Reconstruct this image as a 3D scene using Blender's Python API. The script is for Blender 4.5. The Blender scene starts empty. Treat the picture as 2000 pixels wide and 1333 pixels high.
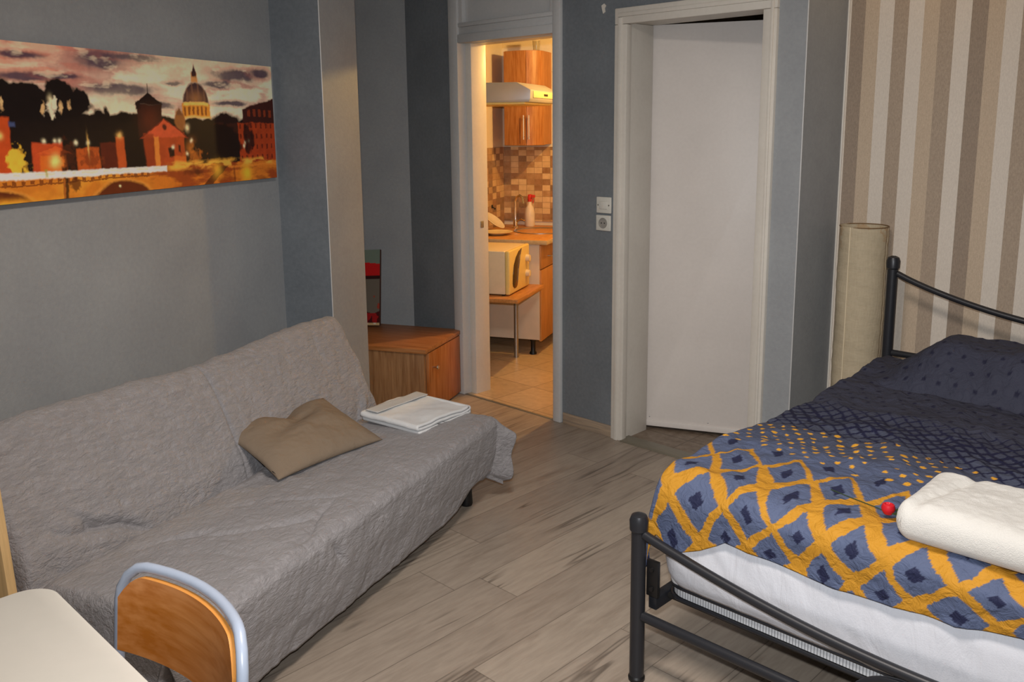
import bpy, bmesh, math, random
import numpy as np
from mathutils import Vector, Matrix

S = bpy.context.scene
COL = S.collection
R = math.radians
rnd = random.Random(7)

# ------------------------------------------------------------------ camera
YAW, PITCH, ROLL = 0.774, 0.1814, -0.0102
F_PX, CX, CY, CAM_Z = 1725.5, 999.8, 561.8, 1.62
fw = Vector((-math.sin(YAW)*math.cos(PITCH), math.cos(YAW)*math.cos(PITCH), -math.sin(PITCH)))
rt = Vector((math.cos(YAW), math.sin(YAW), 0)); up = rt.cross(fw)
rt, up = math.cos(ROLL)*rt + math.sin(ROLL)*up, -math.sin(ROLL)*rt + math.cos(ROLL)*up
cd = bpy.data.cameras.new('camera'); cam = bpy.data.objects.new('camera', cd); COL.objects.link(cam)
cam.matrix_world = Matrix(((rt.x, up.x, -fw.x, 0), (rt.y, up.y, -fw.y, 0), (rt.z, up.z, -fw.z, CAM_Z), (0, 0, 0, 1)))
cd.sensor_width = 36; cd.lens = F_PX/2000*36
cd.shift_x = (1000-CX)/2000; cd.shift_y = (CY-666.5)/2000
cd.clip_start = 0.02
S.camera = cam

# ------------------------------------------------------------------ world, lights, exposure
W = bpy.data.worlds.new('world'); S.world = W; W.use_nodes = True
W.node_tree.nodes['Background'].inputs[0].default_value = (0.5, 0.55, 0.6, 1)
W.node_tree.nodes['Background'].inputs[1].default_value = 0.1
S.view_settings.view_transform = 'Standard'; S.view_settings.look = 'None'
S.view_settings.exposure = 0.0; S.view_settings.gamma = 1.0

def lamp(name, kind, loc, power, color, aim=None, **kw):
    d = bpy.data.lights.new(name, kind); d.energy = power; d.color = color
    for k, v in kw.items(): setattr(d, k, v)
    o = bpy.data.objects.new(name, d); COL.objects.link(o); o.location = loc
    if aim is not None:
        o.rotation_euler = (Vector(aim)-Vector(loc)).to_track_quat('-Z', 'Y').to_euler()
    return o
# flash of the camera, the room's ceiling lamp, the warm lamp by the bed head, the kitchen lamp
lamp('flash_light', 'SPOT', (-0.03, 0.02, CAM_Z+0.11), 200, (0.95, 0.98, 1.0), aim=(-2.2, 3.0, 0.75),
     spot_size=R(98), spot_blend=1.0, shadow_soft_size=0.025)
lamp('ceiling_light', 'AREA', (-0.9, 1.0, 2.62), 48, (1.0, 0.90, 0.80), aim=(-0.9, 1.0, 0), shape='DISK', size=0.5)
lamp('bedside_ceiling_light', 'POINT', (-1.35, 3.50, 2.5), 1.8, (1.0, 0.64, 0.28), shadow_soft_size=0.15)
lamp('kitchen_light', 'POINT', (-3.45, 4.70, 2.26), 64, (1.0, 0.61, 0.18), shadow_soft_size=0.03)

# ------------------------------------------------------------------ material helpers
def lin(c):
    return tuple((x/255/12.92 if x/255 <= .04045 else ((x/255+.055)/1.055)**2.4) for x in c) + (1.0,)

class NT:
    def __init__(s, name, rough=0.6, spec=0.4, metal=0.0):
        s.m = bpy.data.materials.new(name); s.m.use_nodes = True
        s.t = s.m.node_tree; s.b = s.t.nodes['Principled BSDF']
        s.b.inputs['Roughness'].default_value = rough
        s.b.inputs['Specular IOR Level'].default_value = spec
        s.b.inputs['Metallic'].default_value = metal
        s._co = None
    def n(s, typ, **kw):
        nd = s.t.nodes.new(typ)
        for k, v in kw.items(): setattr(nd, k, v)
        return nd
    def l(s, a, b): s.t.links.new(a, b)
    def co(s):
        if s._co is None: s._co = s.n('ShaderNodeTexCoord').outputs['Object']
        return s._co
    def mapped(s, scale=(1, 1, 1), rot=(0, 0, 0)):
        m = s.n('ShaderNodeMapping'); s.l(s.co(), m.inputs[0])
        m.inputs['Scale'].default_value = scale; m.inputs['Rotation'].default_value = rot
        return m.outputs[0]
    def math(s, op, a, b=None, clamp=False):
        m = s.n('ShaderNodeMath', operation=op, use_clamp=clamp)
        for i, v in enumerate((a, b)):
            if v is None: continue
            if isinstance(v, (int, float)): m.inputs[i].default_value = v
            else: s.l(v, m.inputs[i])
        return m.outputs[0]
    def noise(s, scale, detail=4, rough=.55, vec=None, dist=0.0):
        n = s.n('ShaderNodeTexNoise'); s.l(vec if vec is not None else s.co(), n.inputs['Vector'])
        n.inputs['Scale'].default_value = scale; n.inputs['Detail'].default_value = detail
        n.inputs['Roughness'].default_value = rough; n.inputs['Distortion'].default_value = dist
        return n.outputs['Fac']
    def ramp(s, fac, stops, interp='LINEAR'):
        r = s.n('ShaderNodeValToRGB'); cr = r.color_ramp; cr.interpolation = interp
        while len(cr.elements) < len(stops): cr.elements.new(0.5)
        for e, (p, c) in zip(cr.elements, stops):
            e.position = p; e.color = c if len(c) == 4 else lin(c)
        s.l(fac, r.inputs[0]); return r.outputs[0]
    def mix(s, fac, a, b, mode='MIX'):
        m = s.n('ShaderNodeMix', data_type='RGBA', blend_type=mode)
        for i, v in ((0, fac), (6, a), (7, b)):
            if isinstance(v, (int, float)): m.inputs[i].default_value = v
            elif isinstance(v, tuple): m.inputs[i].default_value = v if len(v) == 4 else lin(v)
            else: s.l(v, m.inputs[i])
        return m.outputs[2]
    def color(s, c):
        if isinstance(c, tuple): s.b.inputs['Base Color'].default_value = c if len(c) == 4 else lin(c)
        else: s.l(c, s.b.inputs['Base Color'])
        return s
    def bump(s, h, strength=.3, dist=.01):
        b = s.n('ShaderNodeBump'); b.inputs['Strength'].default_value = strength
        b.inputs['Distance'].default_value = dist
        s.l(h, b.inputs['Height']); s.l(b.outputs[0], s.b.inputs['Normal']); return s

def paint(name, c1, c2, rough=.55, bump=.25, grain=160):
    t = NT(name, rough, .35)
    f = t.noise(3.0, 5, .6)
    f2 = t.noise(60, 2, .5)
    col = t.mix(t.ramp(f, [(.3, (0, 0, 0)), (.7, (255, 255, 255))]), c1, c2)
    col = t.mix(.04, col, t.ramp(f2, [(.3, (40, 40, 40)), (.7, (210, 210, 210))]))
    t.color(col); t.bump(t.noise(grain, 3, .6), bump, .004)
    return t.m
def plain(name, c, rough=.5, spec=.4, metal=0.0, var=.08, bump=0.0, scale=30):
    t = NT(name, rough, spec, metal)
    k = lin(c); f = t.noise(scale, 3)
    a = tuple(v*(1-var) for v in k[:3])+(1,); b = tuple(min(1, v*(1+var)) for v in k[:3])+(1,)
    t.color(t.mix(f, a, b))
    if bump: t.bump(t.noise(scale*5, 3), bump, .003)
    return t.m
def wood(name, c1, c2, axis='z', scale=9, rough=.42, stretch=.07):
    t = NT(name, rough, .4)
    sc = {'x': (stretch, 1, 1), 'y': (1, stretch, 1), 'z': (1, 1, stretch)}[axis]
    v = t.mapped(sc)
    f = t.noise(scale, 6, .6, v, .6); g = t.noise(scale*9, 3, .6, v)
    col = t.mix(t.ramp(f, [(.32, (0, 0, 0)), (.68, (255, 255, 255))]), c1, c2)
    col = t.mix(.18, col, t.ramp(g, [(.35, (60, 35, 15)), (.65, (230, 190, 140))]))
    t.color(col); return t.m

M = {}
M['wall'] = paint('grey wall paint', (146, 149, 153), (157, 160, 163))
M['wall_blue'] = paint('blue grey wall paint', (106, 112, 118), (118, 124, 130), .5, .2)
M['ceiling'] = paint('ceiling paint', (214, 210, 202), (222, 219, 212))
M['frame'] = paint('white gloss trim paint', (212, 205, 195), (222, 216, 206), .38, .1, 60)
M['frame_grey'] = paint('greyish white trim paint', (190, 191, 192), (200, 199, 198), .38, .1, 60)
M['leaf'] = paint('white door paint', (222, 214, 208), (230, 222, 216), .42, .08, 90)
M['kwall'] = paint('kitchen wall paint', (222, 208, 190), (228, 216, 200))
M['kceil'] = paint('kitchen ceiling boards', (150, 104, 60), (160, 112, 66))
M['dark'] = plain('dark gap', (28, 26, 25), .8)
M['black_metal'] = plain('anthracite tube metal', (44, 45, 50), .38, .5, .3, .06)
M['black'] = plain('black plastic', (22, 21, 22), .45)
M['chrome'] = plain('chrome', (215, 212, 205), .16, .5, 1.0, .03)
M['steel'] = plain('brushed steel', (176, 174, 172), .35, .5, .9, .05)
M['hood_steel'] = plain('grey hood sheet metal', (176, 176, 180), .4, .5, .35, .04)
M['tube_blue'] = plain('pale blue grey enamelled tube', (152, 162, 180), .3, .5, 0, .05)
M['table_white'] = plain('off white laminate', (200, 197, 190), .4, .4, 0, .03)
M['white_plastic'] = plain('white plastic', (214, 211, 202), .4)
M['cream_plastic'] = plain('cream enamel', (224, 208, 178), .4)
M['cream_front'] = plain('yellowish cream plastic', (232, 206, 130), .4)
M['glass_dark'] = plain('dark oven window', (70, 46, 20), .12, .6)
M['white_board'] = plain('worn white melamine', (214, 198, 178), .5, .3, 0, .10, 0, 8)
M['beech'] = wood('beech veneer', (176, 116, 58), (196, 134, 72), 'z', 12)
M['beech_h'] = wood('beech veneer flat', (180, 118, 58), (198, 136, 74), 'y', 12)
M['ukcab'] = wood('cherry veneer', (150, 92, 44), (168, 106, 54), 'z', 10)
M['walnut'] = wood('walnut veneer sides', (134, 92, 58), (156, 110, 72), 'z', 7)
M['cherry'] = wood('cherry veneer door', (158, 88, 34), (172, 98, 42), 'z', 7)
M['cherry_top'] = wood('cherry veneer top', (160, 96, 46), (176, 108, 54), 'x', 7)
M['ply'] = wood('orange varnished plywood', (186, 106, 30), (202, 120, 38), 'x', 6, .32)
M['ply_edge'] = plain('plywood edge', (196, 132, 62), .5)
M['pine'] = wood('pale pine', (204, 166, 112), (222, 186, 132), 'z', 10, .5)
M['worktop'] = wood('worktop laminate', (196, 134, 66), (208, 148, 78), 'y', 14)
M['worktop_edge'] = plain('chipped worktop edge', (196, 172, 132), .6, .3, 0, .35, .2, 40)
M['trim_floor'] = wood('baseboard laminate', (142, 128, 114), (158, 142, 126), 'x', 12)
M['red'] = plain('red petals', (190, 22, 36), .5)
M['green'] = plain('dark green leaves', (38, 58, 34), .6)
M['redp'] = plain('red plastic', (196, 50, 34), .4)
M['plate'] = plain('glazed cream ceramic', (228, 210, 166), .2)
M['bottle'] = plain('translucent white bottle', (216, 204, 190), .25)
M['label_white'] = plain('white film', (222, 218, 210), .5)
M['thr'] = plain('aluminium threshold strip', (132, 126, 112), .4, .5, .3)
M['tiles_floor_dark'] = plain('brown vinyl', (104, 88, 74), .5)
M['paper_blk'] = plain('dark print', (40, 26, 24), .6)

def sheet_mat(name, c1, c2, rough, bumps, sheen=0.0):
    t = NT(name, rough, .3)
    t.color(t.mix(t.noise(5, 4), c1, c2))
    h = None
    for sc, amt, v, ds in bumps:
        n = t.noise(sc, 5, .6, t.mapped(v), ds)
        n = t.math('MULTIPLY', n, amt)
        h = n if h is None else t.math('ADD', h, n)
    t.bump(h, .6, .02)
    if sheen: t.b.inputs['Sheen Weight'].default_value = sheen
    return t.m
M['mattress'] = sheet_mat('white mattress fabric', (222, 222, 226), (228, 228, 232), .7, [(20, .3, (1, 1, .3), .5)])
M['sheet'] = sheet_mat('white fitted sheet', (196, 198, 207), (206, 208, 216), .7, [(14, .5, (1, 1, .3), 1.0), (300, .05, (1, 1, 1), 0)])
M['towel'] = sheet_mat('white terry', (206, 203, 198), (220, 217, 212), .95, [(450, .25, (1, 1, 1), 0), (60, .2, (1, 1, 1), 0)], .3)
M['towel_small'] = sheet_mat('white terry thin', (224, 225, 226), (234, 234, 234), .95, [(450, .2, (1, 1, 1), 0), (50, .25, (1, 1, 1), 0)], .3)
M['band'] = sheet_mat('embroidered band', (196, 198, 202), (228, 226, 222), .9, [(160, .4, (1, 4, 1), 0)])
M['cushion'] = sheet_mat('taupe cushion cotton', (128, 112, 96), (138, 122, 104), .85, [(14, .4, (1, 1, 1), .8), (400, .06, (1, 1, 1), 0)])

def cover_mat():
    t = NT('crinkled grey quilt', .42, .5)
    t.color(t.mix(t.noise(6, 4), (146, 143, 146), (160, 156, 159)))
    a = t.noise(46, 6, .65, t.mapped((1.0, .35, 1.0), (0, 0, R(18))), 1.8)
    b = t.noise(110, 4, .6, t.mapped((1, .6, 1), (0, 0, R(-30))), 1.2)
    v = t.n('ShaderNodeTexVoronoi', feature='DISTANCE_TO_EDGE'); t.l(t.mapped((1, .7, 1), (0, 0, R(25))), v.inputs['Vector'])
    v.inputs['Scale'].default_value = 30
    h = t.math('ADD', t.math('MULTIPLY', a, 1.0), t.math('MULTIPLY', b, .45))
    h = t.math('ADD', h, t.math('MULTIPLY', t.math('MINIMUM', v.outputs[0], .25), .9))
    t.bump(h, .8, .012)
    t.b.inputs['Sheen Weight'].default_value = .15
    return t.m
M['cover'] = cover_mat()

def vcol_mat(name, rough=.75, spec=.25, bump=None):
    t = NT(name, rough, spec)
    a = t.n('ShaderNodeVertexColor'); a.layer_name = 'Col'
    t.l(a.outputs[0], t.b.inputs['Base Color'])
    if bump: t.bump(t.noise(bump[0], 4, .6, None, .8), bump[1], bump[2])
    return t.m
M['duvet'] = vcol_mat('printed cotton duvet', .72, .25, (26, .7, .016))
M['print'] = vcol_mat('printed canvas', .55, .25, (500, .08, .002))

def paper_mat():
    t = NT('woven cream paper', .8, .2)
    f = t.noise(140, 3, .6, t.mapped((1, 1, .18))); g = t.noise(120, 3, .6, t.mapped((.25, .25, 1)))
    h = t.math('ADD', f, g)
    col = t.mix(t.math('MULTIPLY', h, .5), (166, 150, 124), (204, 190, 164))
    st = t.noise(7, 4, .6)
    z = t.n('ShaderNodeSeparateXYZ'); t.l(t.co(), z.inputs[0])
    topm = t.math('MULTIPLY', t.math('SUBTRACT', z.outputs[2], 1.02), 6.0, True)
    edge = t.ramp(st, [(.52, (0, 0, 0)), (.56, (255, 255, 255)), (.60, (0, 0, 0))])
    fac = t.math('MULTIPLY', t.math('MULTIPLY', topm, .55), edge)
    col = t.mix(fac, col, (168, 118, 62)); t.color(col); t.bump(h, .35, .004)
    return t.m
M['paper'] = paper_mat()

def stripe_mat():
    t = NT('striped wallpaper', .7, .25)
    z = t.n('ShaderNodeSeparateXYZ'); t.l(t.co(), z.inputs[0])
    u = t.math('ADD', z.outputs[0], 1.731)
    u = t.math('DIVIDE', u, 0.0615*8); u = t.math('FRACT', u)
    D, B, C, T = (154, 140, 127), (194, 177, 158), (216, 207, 197), (170, 155, 140)
    seq = [D, B, C, T, C, B, T, C]
    col = t.ramp(u, [(i/8, c) for i, c in enumerate(seq)], 'CONSTANT')
    g = t.noise(220, 3, .7, t.mapped((1, 1, .35))); g2 = t.noise(420, 2, .6)
    s = t.math('ADD', t.math('MULTIPLY', g, .6), t.math('MULTIPLY', g2, .4))
    col = t.mix(.34, col, t.ramp(s, [(.36, (92, 74, 58)), (.62, (236, 220, 200))]), 'SOFT_LIGHT')
    t.color(col); t.bump(s, .15, .002); return t.m
M['stripes'] = stripe_mat()

def laminate():
    t = NT('greige oak laminate', .42, .4)
    z = t.n('ShaderNodeSeparateXYZ'); t.l(t.co(), z.inputs[0])
    X, Y = z.outputs[0], z.outputs[1]
    pw, pl = .192, 1.285
    cx = t.math('DIVIDE', t.math('ADD', X, .06), pw); ix = t.math('FLOOR', cx); fx = t.math('FRACT', cx)
    w = t.n('ShaderNodeTexWhiteNoise', noise_dimensions='1D'); t.l(ix, w.inputs['W'])
    cy = t.math('ADD', t.math('DIVIDE', Y, pl), t.math('MULTIPLY', w.outputs[0], 3.7)); iy = t.math('FLOOR', cy); fy = t.math('FRACT', cy)
    cv = t.n('ShaderNodeCombineXYZ'); t.l(ix, cv.inputs[0]); t.l(iy, cv.inputs[1])
    w2 = t.n('ShaderNodeTexWhiteNoise', noise_dimensions='3D'); t.l(cv.outputs[0], w2.inputs['Vector'])
    off = t.n('ShaderNodeVectorMath', operation='MULTIPLY_ADD')
    t.l(w2.outputs['Color'], off.inputs[0]); off.inputs[1].default_value = (5, 11, 3); t.l(t.co(), off.inputs[2])
    mp = t.n('ShaderNodeMapping'); mp.inputs['Scale'].default_value = (1, .13, 1); t.l(off.outputs[0], mp.inputs[0])
    n1 = t.noise(11, 7, .62, mp.outputs[0], .35); n2 = t.noise(60, 4, .6, mp.outputs[0], .3)
    mp3 = t.n('ShaderNodeMapping'); mp3.inputs['Scale'].default_value = (1, .055, 1); t.l(off.outputs[0], mp3.inputs[0])
    n3 = t.noise(9.0, 3, .5, mp3.outputs[0], .3)
    base = t.ramp(w2.outputs[0], [(0, (148, 135, 123)), (.5, (157, 144, 131)), (1, (167, 154, 140))])
    col = t.mix(t.ramp(n1, [(.28, (255, 255, 255)), (.48, (0, 0, 0))]), base, (134, 120, 107))
    col = t.mix(.14, col, t.ramp(n2, [(.35, (100, 88, 78)), (.65, (200, 186, 170))]))
    crack = t.math('MULTIPLY', t.ramp(n3, [(.455, (0, 0, 0)), (.485, (255, 255, 255)), (.50, (0, 0, 0))]),
                   t.ramp(t.noise(2.2, 2, .5, off.outputs[0]), [(.50, (0, 0, 0)), (.62, (255, 255, 255))]))
    col = t.mix(t.math('MULTIPLY', crack, .75), col, (76, 66, 58))
    def gap(f, wd):
        return t.math('MAXIMUM', t.math('LESS_THAN', f, wd), t.math('GREATER_THAN', f, 1-wd))
    gp = t.math('MAXIMUM', gap(fx, .008), gap(fy, .0012))
    col = t.mix(t.math('MULTIPLY', gp, .55), col, (70, 60, 52))
    t.color(col); t.bump(t.math('SUBTRACT', n2, gp), .12, .003)
    return t.m
M['laminate'] = laminate()

def tile_mat(name, ax, aw, ah, cols, grout, gw, rough=.35, axes=(0, 2), offs=(0, 0)):
    t = NT(name, rough, .45)
    z = t.n('ShaderNodeSeparateXYZ'); t.l(t.co(), z.inputs[0])
    a = t.math('DIVIDE', t.math('ADD', z.outputs[axes[0]], offs[0]), aw); b = t.math('DIVIDE', t.math('ADD', z.outputs[axes[1]], offs[1]), ah)
    cv = t.n('ShaderNodeCombineXYZ'); t.l(t.math('FLOOR', a), cv.inputs[0]); t.l(t.math('FLOOR', b), cv.inputs[1])
    w = t.n('ShaderNodeTexWhiteNoise', noise_dimensions='3D'); t.l(cv.outputs[0], w.inputs['Vector'])
    n = len(cols)
    col = t.ramp(w.outputs[0], [(i/n, c) for i, c in enumerate(cols)], 'CONSTANT')
    col = t.mix(.15, col, t.ramp(t.noise(25, 4), [(.3, (90, 70, 50)), (.7, (235, 220, 200))]))
    fa, fb = t.math('FRACT', a), t.math('FRACT', b)
    g = t.math('MAXIMUM', t.math('LESS_THAN', fa, gw/aw), t.math('LESS_THAN', fb, gw/ah))
    t.color(t.mix(g, col, grout)); t.bump(t.math('SUBTRACT', 1.0, g), .3, .002)
    return t.m
TC = [(150, 108, 72), (206, 176, 134), (176, 138, 98), (128, 96, 68), (214, 186, 146), (164, 124, 84)]
M['tile_back'] = tile_mat('brown beige wall tiles', 0, .066, .046, TC, (150, 126, 98), .003)
M['tile_left'] = tile_mat('small brown wall tiles', 0, .085, .05, TC[:4]+[(184, 146, 100)], (140, 112, 82), .003, axes=(1, 2))
M['ktile'] = tile_mat('beige kitchen floor tiles', 0, .33, .33, [(196, 172, 138), (202, 178, 144), (190, 166, 132)], (140, 118, 92), .005, .3, axes=(0, 1), offs=(.02, .05))
M['vinyl'] = tile_mat('brown plank vinyl', 0, .15, .6, [(112, 96, 82), (102, 88, 76), (120, 104, 90)], (64, 54, 46), .003, .5, axes=(1, 0))
def tape_mat():
    t = NT('ribbed grey tape', .7, .3)
    z = t.n('ShaderNodeSeparateXYZ'); t.l(t.co(), z.inputs[0])
    u = t.math('FRACT', t.math('DIVIDE', t.math('ADD', z.outputs[0], z.outputs[1]), .0085))
    t.color(t.ramp(u, [(0, (104, 106, 110)), (.35, (196, 198, 204)), (.9, (204, 206, 210)), (1, (104, 106, 110))]))
    return t.m
M['tape'] = tape_mat()

# ------------------------------------------------------------------ mesh helpers
class MB:
    def __init__(s): s.bm = bmesh.new(); s.mats = []
    def mi(s, m):
        if m not in s.mats: s.mats.append(m)
        return s.mats.index(m)
    def box(s, x0, x1, y0, y1, z0, z1, bev=0.0, seg=2, mat=None):
        b = bmesh.new()
        r = bmesh.ops.create_cube(b, size=1.0)
        for v in b.verts:
            v.co = Vector((x0+(v.co.x+.5)*(x1-x0), y0+(v.co.y+.5)*(y1-y0), z0+(v.co.z+.5)*(z1-z0)))
        if bev: bmesh.ops.bevel(b, geom=b.edges[:], offset=bev, segments=seg, profile=.5, affect='EDGES')
        s._merge(b, mat); return s
    def _merge(s, b, mat=None):
        i = s.mi(mat) if mat else 0
        mp = {}
        for v in b.verts: mp[v.index if False else v] = s.bm.verts.new(v.co)
        for f in b.faces:
            try:
                nf = s.bm.faces.new([mp[v] for v in f.verts]); nf.material_index = i; nf.smooth = True
            except ValueError: pass
        b.free()
    def prism(s, pts, h0, h1, axis='z', bev=0.0, mat=None):
        """closed outline extruded along axis; outline coords are the two other axes in order"""
        b = bmesh.new()
        def mk(p, h):
            return {'z': (p[0], p[1], h), 'y': (p[0], h, p[1]), 'x': (h, p[0], p[1])}[axis]
        lo = [b.verts.new(mk(p, h0)) for p in pts]; hi = [b.verts.new(mk(p, h1)) for p in pts]
        n = len(pts)
        b.faces.new(lo[::-1]); b.faces.new(hi)
        for i in range(n): b.faces.new((lo[i], lo[(i+1) % n], hi[(i+1) % n], hi[i]))
        bmesh.ops.recalc_face_normals(b, faces=b.faces[:])
        if bev:
            bmesh.ops.bevel(b, geom=[e for e in b.edges], offset=bev, segments=2, profile=.5, affect='EDGES')
        s._merge(b, mat); return s
    def tube(s, path, r, n=12, mat=None, closed=False, caps=True):
        i = s.mi(mat) if mat else 0
        P = [Vector(p) for p in path]; m = len(P)
        rr = r if isinstance(r, (list, tuple)) else [r]*m
        rings = []; prev = None
        for k in range(m):
            if closed: d = (P[(k+1) % m]-P[k-1]).normalized()
            else: d = (P[min(k+1, m-1)]-P[max(k-1, 0)]).normalized()
            if prev is None:
                a = Vector((0, 0, 1)) if abs(d.z) < .9 else Vector((1, 0, 0))
                u = d.cross(a).normalized()
            else:
                u = (prev - d*prev.dot(d)).normalized()
            prev = u; w = d.cross(u)
            rings.append([s.bm.verts.new(P[k]+rr[k]*(math.cos(2*math.pi*j/n)*u+math.sin(2*math.pi*j/n)*w)) for j in range(n)])
        rng = range(m if closed else m-1)
        for k in rng:
            A, B = rings[k], rings[(k+1) % m]
            for j in range(n):
                f = s.bm.faces.new((A[j], A[(j+1) % n], B[(j+1) % n], B[j])); f.smooth = True; f.material_index = i
        if caps and not closed:
            for q in (rings[0][::-1], rings[-1]):
                f = s.bm.faces.new(q); f.material_index = i
        return s
    def lathe(s, prof, c=(0, 0, 0), n=32, mat=None, axis='z'):
        i = s.mi(mat) if mat else 0
        def mk(r, h, a):
            x, y = r*math.cos(a), r*math.sin(a)
            p = {'z': (x, y, h), 'y': (x, h, y), 'x': (h, x, y)}[axis]
            return Vector(c)+Vector(p)
        rings = [[s.bm.verts.new(mk(max(r, 1e-5), h, 2*math.pi*j/n)) for j in range(n)] for r, h in prof]
        for A, B in zip(rings, rings[1:]):
            for j in range(n):
                f = s.bm.faces.new((A[j], A[(j+1) % n], B[(j+1) % n], B[j])); f.smooth = True; f.material_index = i
        return s
    def quadgrid(s, G, mat=None, close_u=False):
        """G[i][j] of points"""
        i0 = s.mi(mat) if mat else 0
        V = [[s.bm.verts.new(p) for p in row] for row in G]
        for a in range(len(V)-1):
            for b in range(len(V[0])-1):
                f = s.bm.faces.new((V[a][b], V[a][b+1], V[a+1][b+1], V[a+1][b])); f.smooth = True; f.material_index = i0
        return V
    def build(s, name, mat=None, parent=None, smooth_angle=35, recalc=True):
        if recalc: bmesh.ops.recalc_face_normals(s.bm, faces=s.bm.faces[:])
        me = bpy.data.meshes.new(name); s.bm.to_mesh(me); s.bm.free()
        mats = s.mats if s.mats else [mat]
        for m in mats: me.materials.append(m)
        o = bpy.data.objects.new(name, me); COL.objects.link(o)
        if parent: o.parent = parent
        me.polygons.foreach_set('use_smooth', [True]*len(me.polygons))
        try: me.set_sharp_from_angle(angle=R(smooth_angle))
        except Exception: pass
        return o
def grid_mesh(name, P, mat, parent=None, cols=None, flip=False):
    """P: (n,m,3) array -> smooth grid mesh; cols (n,m,3) linear colours"""
    n, m = P.shape[:2]
    me = bpy.data.meshes.new(name)
    idx = np.arange(n*m).reshape(n, m)
    q = np.stack([idx[:-1, :-1], idx[:-1, 1:], idx[1:, 1:], idx[1:, :-1]], -1).reshape(-1, 4)
    if flip: q = q[:, ::-1]
    me.vertices.add(n*m); me.vertices.foreach_set('co', P.reshape(-1).astype(np.float32))
    k = len(q); me.loops.add(k*4); me.loops.foreach_set('vertex_index', q.reshape(-1).astype(np.int32))
    me.polygons.add(k); me.polygons.foreach_set('loop_start', (np.arange(k)*4).astype(np.int32))
    me.polygons.foreach_set('loop_total', np.full(k, 4, np.int32))
    me.update(calc_edges=True); me.validate()
    me.polygons.foreach_set('use_smooth', [True]*k)
    if cols is not None:
        ca = me.color_attributes.new('Col', 'FLOAT_COLOR', 'POINT')
        c4 = np.ones((n*m, 4), np.float32); c4[:, :3] = cols.reshape(-1, 3)
        ca.data.foreach_set('color', c4.reshape(-1))
    me.materials.append(mat)
    o = bpy.data.objects.new(name, me); COL.objects.link(o)
    if parent: o.parent = parent
    return o
def weld(o, d=.0004):
    b_ = bmesh.new(); b_.from_mesh(o.data); bmesh.ops.remove_doubles(b_, verts=b_.verts[:], dist=d)
    bmesh.ops.dissolve_degenerate(b_, edges=b_.edges[:], dist=d); bmesh.ops.recalc_face_normals(b_, faces=b_.faces[:])
    b_.to_mesh(o.data); b_.free(); return o
def tag(o, label, cat, group=None):
    o['label'] = label; o['category'] = cat
    if group: o['group'] = group
    return o
def thing(name, label, cat, loc=(0, 0, 0), rz=0.0, group=None):
    o = bpy.data.objects.new(name, None); COL.objects.link(o); o.empty_display_size = .1
    o.location = loc; o.rotation_euler = (0, 0, rz); return tag(o, label, cat, group)
def struct(o):
    o['kind'] = 'structure'; return o
def sempty(name, loc=(0, 0, 0), rz=0.0):
    o = bpy.data.objects.new(name, None); COL.objects.link(o); o.location = loc; o.rotation_euler = (0, 0, rz)
    return struct(o)
def place(o, loc, rz): o.location = loc; o.rotation_euler = (0, 0, rz); return o

def vnoise(x, y, seed=0):
    """smooth value noise in numpy"""
    xi, yi = np.floor(x).astype(np.int64), np.floor(y).astype(np.int64)
    fx, fy = x-xi, y-yi
    fx, fy = fx*fx*(3-2*fx), fy*fy*(3-2*fy)
    def h(a, b):
        v = (a*374761393 + b*668265263 + seed*974711) & 0x7fffffff
        v = ((v ^ (v >> 13))*1274126177) & 0x7fffffff
        return ((v ^ (v >> 16)) & 0xffff)/65535.0
    return (h(xi, yi)*(1-fx)+h(xi+1, yi)*fx)*(1-fy)+(h(xi, yi+1)*(1-fx)+h(xi+1, yi+1)*fx)*fy
def fbm(x, y, oct=4, seed=0, gain=.5):
    s, a, t = 0, 1, 0
    for i in range(oct):
        s = s+a*vnoise(x*2**i, y*2**i, seed+i*17); t += a; a *= gain
    return s/t
def ridge(x, y, oct=3, seed=0):
    s, a, t = 0, 1, 0
    for i in range(oct):
        s = s+a*(1-np.abs(2*vnoise(x*2**i, y*2**i, seed+i*31)-1)); t += a; a *= .5
    return s/t
def sstep(a, b, x):
    t = np.clip((x-a)/(b-a), 0, 1); return t*t*(3-2*t)
def L3(c): return np.array(lin(c)[:3])

# ------------------------------------------------------------------ frames of reference
YW = 3.531                       # face of the wall with the two doorways
OB = (-4.332, YW, 0.0); RO = R(25)  # the oblique left wall: local x = away from it, local y = along it
ZC = 2.72

# ------------------------------------------------------------------ the setting
b = MB(); b.box(-5.2, 1.1, -1.75, 3.60, -.08, 0); struct(b.build('floor', M['laminate']))
b = MB(); b.box(-5.2, 1.1, -1.75, 4.05, ZC, ZC+.08); struct(b.build('ceiling', M['ceiling']))
# oblique left wall (up to the pillar)
b = MB(); b.box(-.12, 0, -5.9, -1.08, -.02, ZC); struct(place(b.build('wall_left', M['wall']), OB, RO))
# pillar at the end of the left wall: one face darker blue grey
b = MB()
b.box(0, .26, -1.419, -1.09, 0, ZC, mat=M['wall'])
b.box(0.0, .2585, -1.4225, -1.419, 0, ZC, mat=M['wall_blue'])
struct(place(b.build('wall_pillar', None), OB, RO))
# recess behind the pillar
b = MB(); b.box(-1.1, 0.0, 0, .1, 0, ZC, mat=M['wall']); b.box(-1.2, -1.1, -1.2, .1, 0, ZC, mat=M['wall'])
b.box(-1.1, -.12, -1.2, -1.09, 0, ZC, mat=M['wall']); struct(place(b.build('wall_recess', None), OB, RO))
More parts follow.
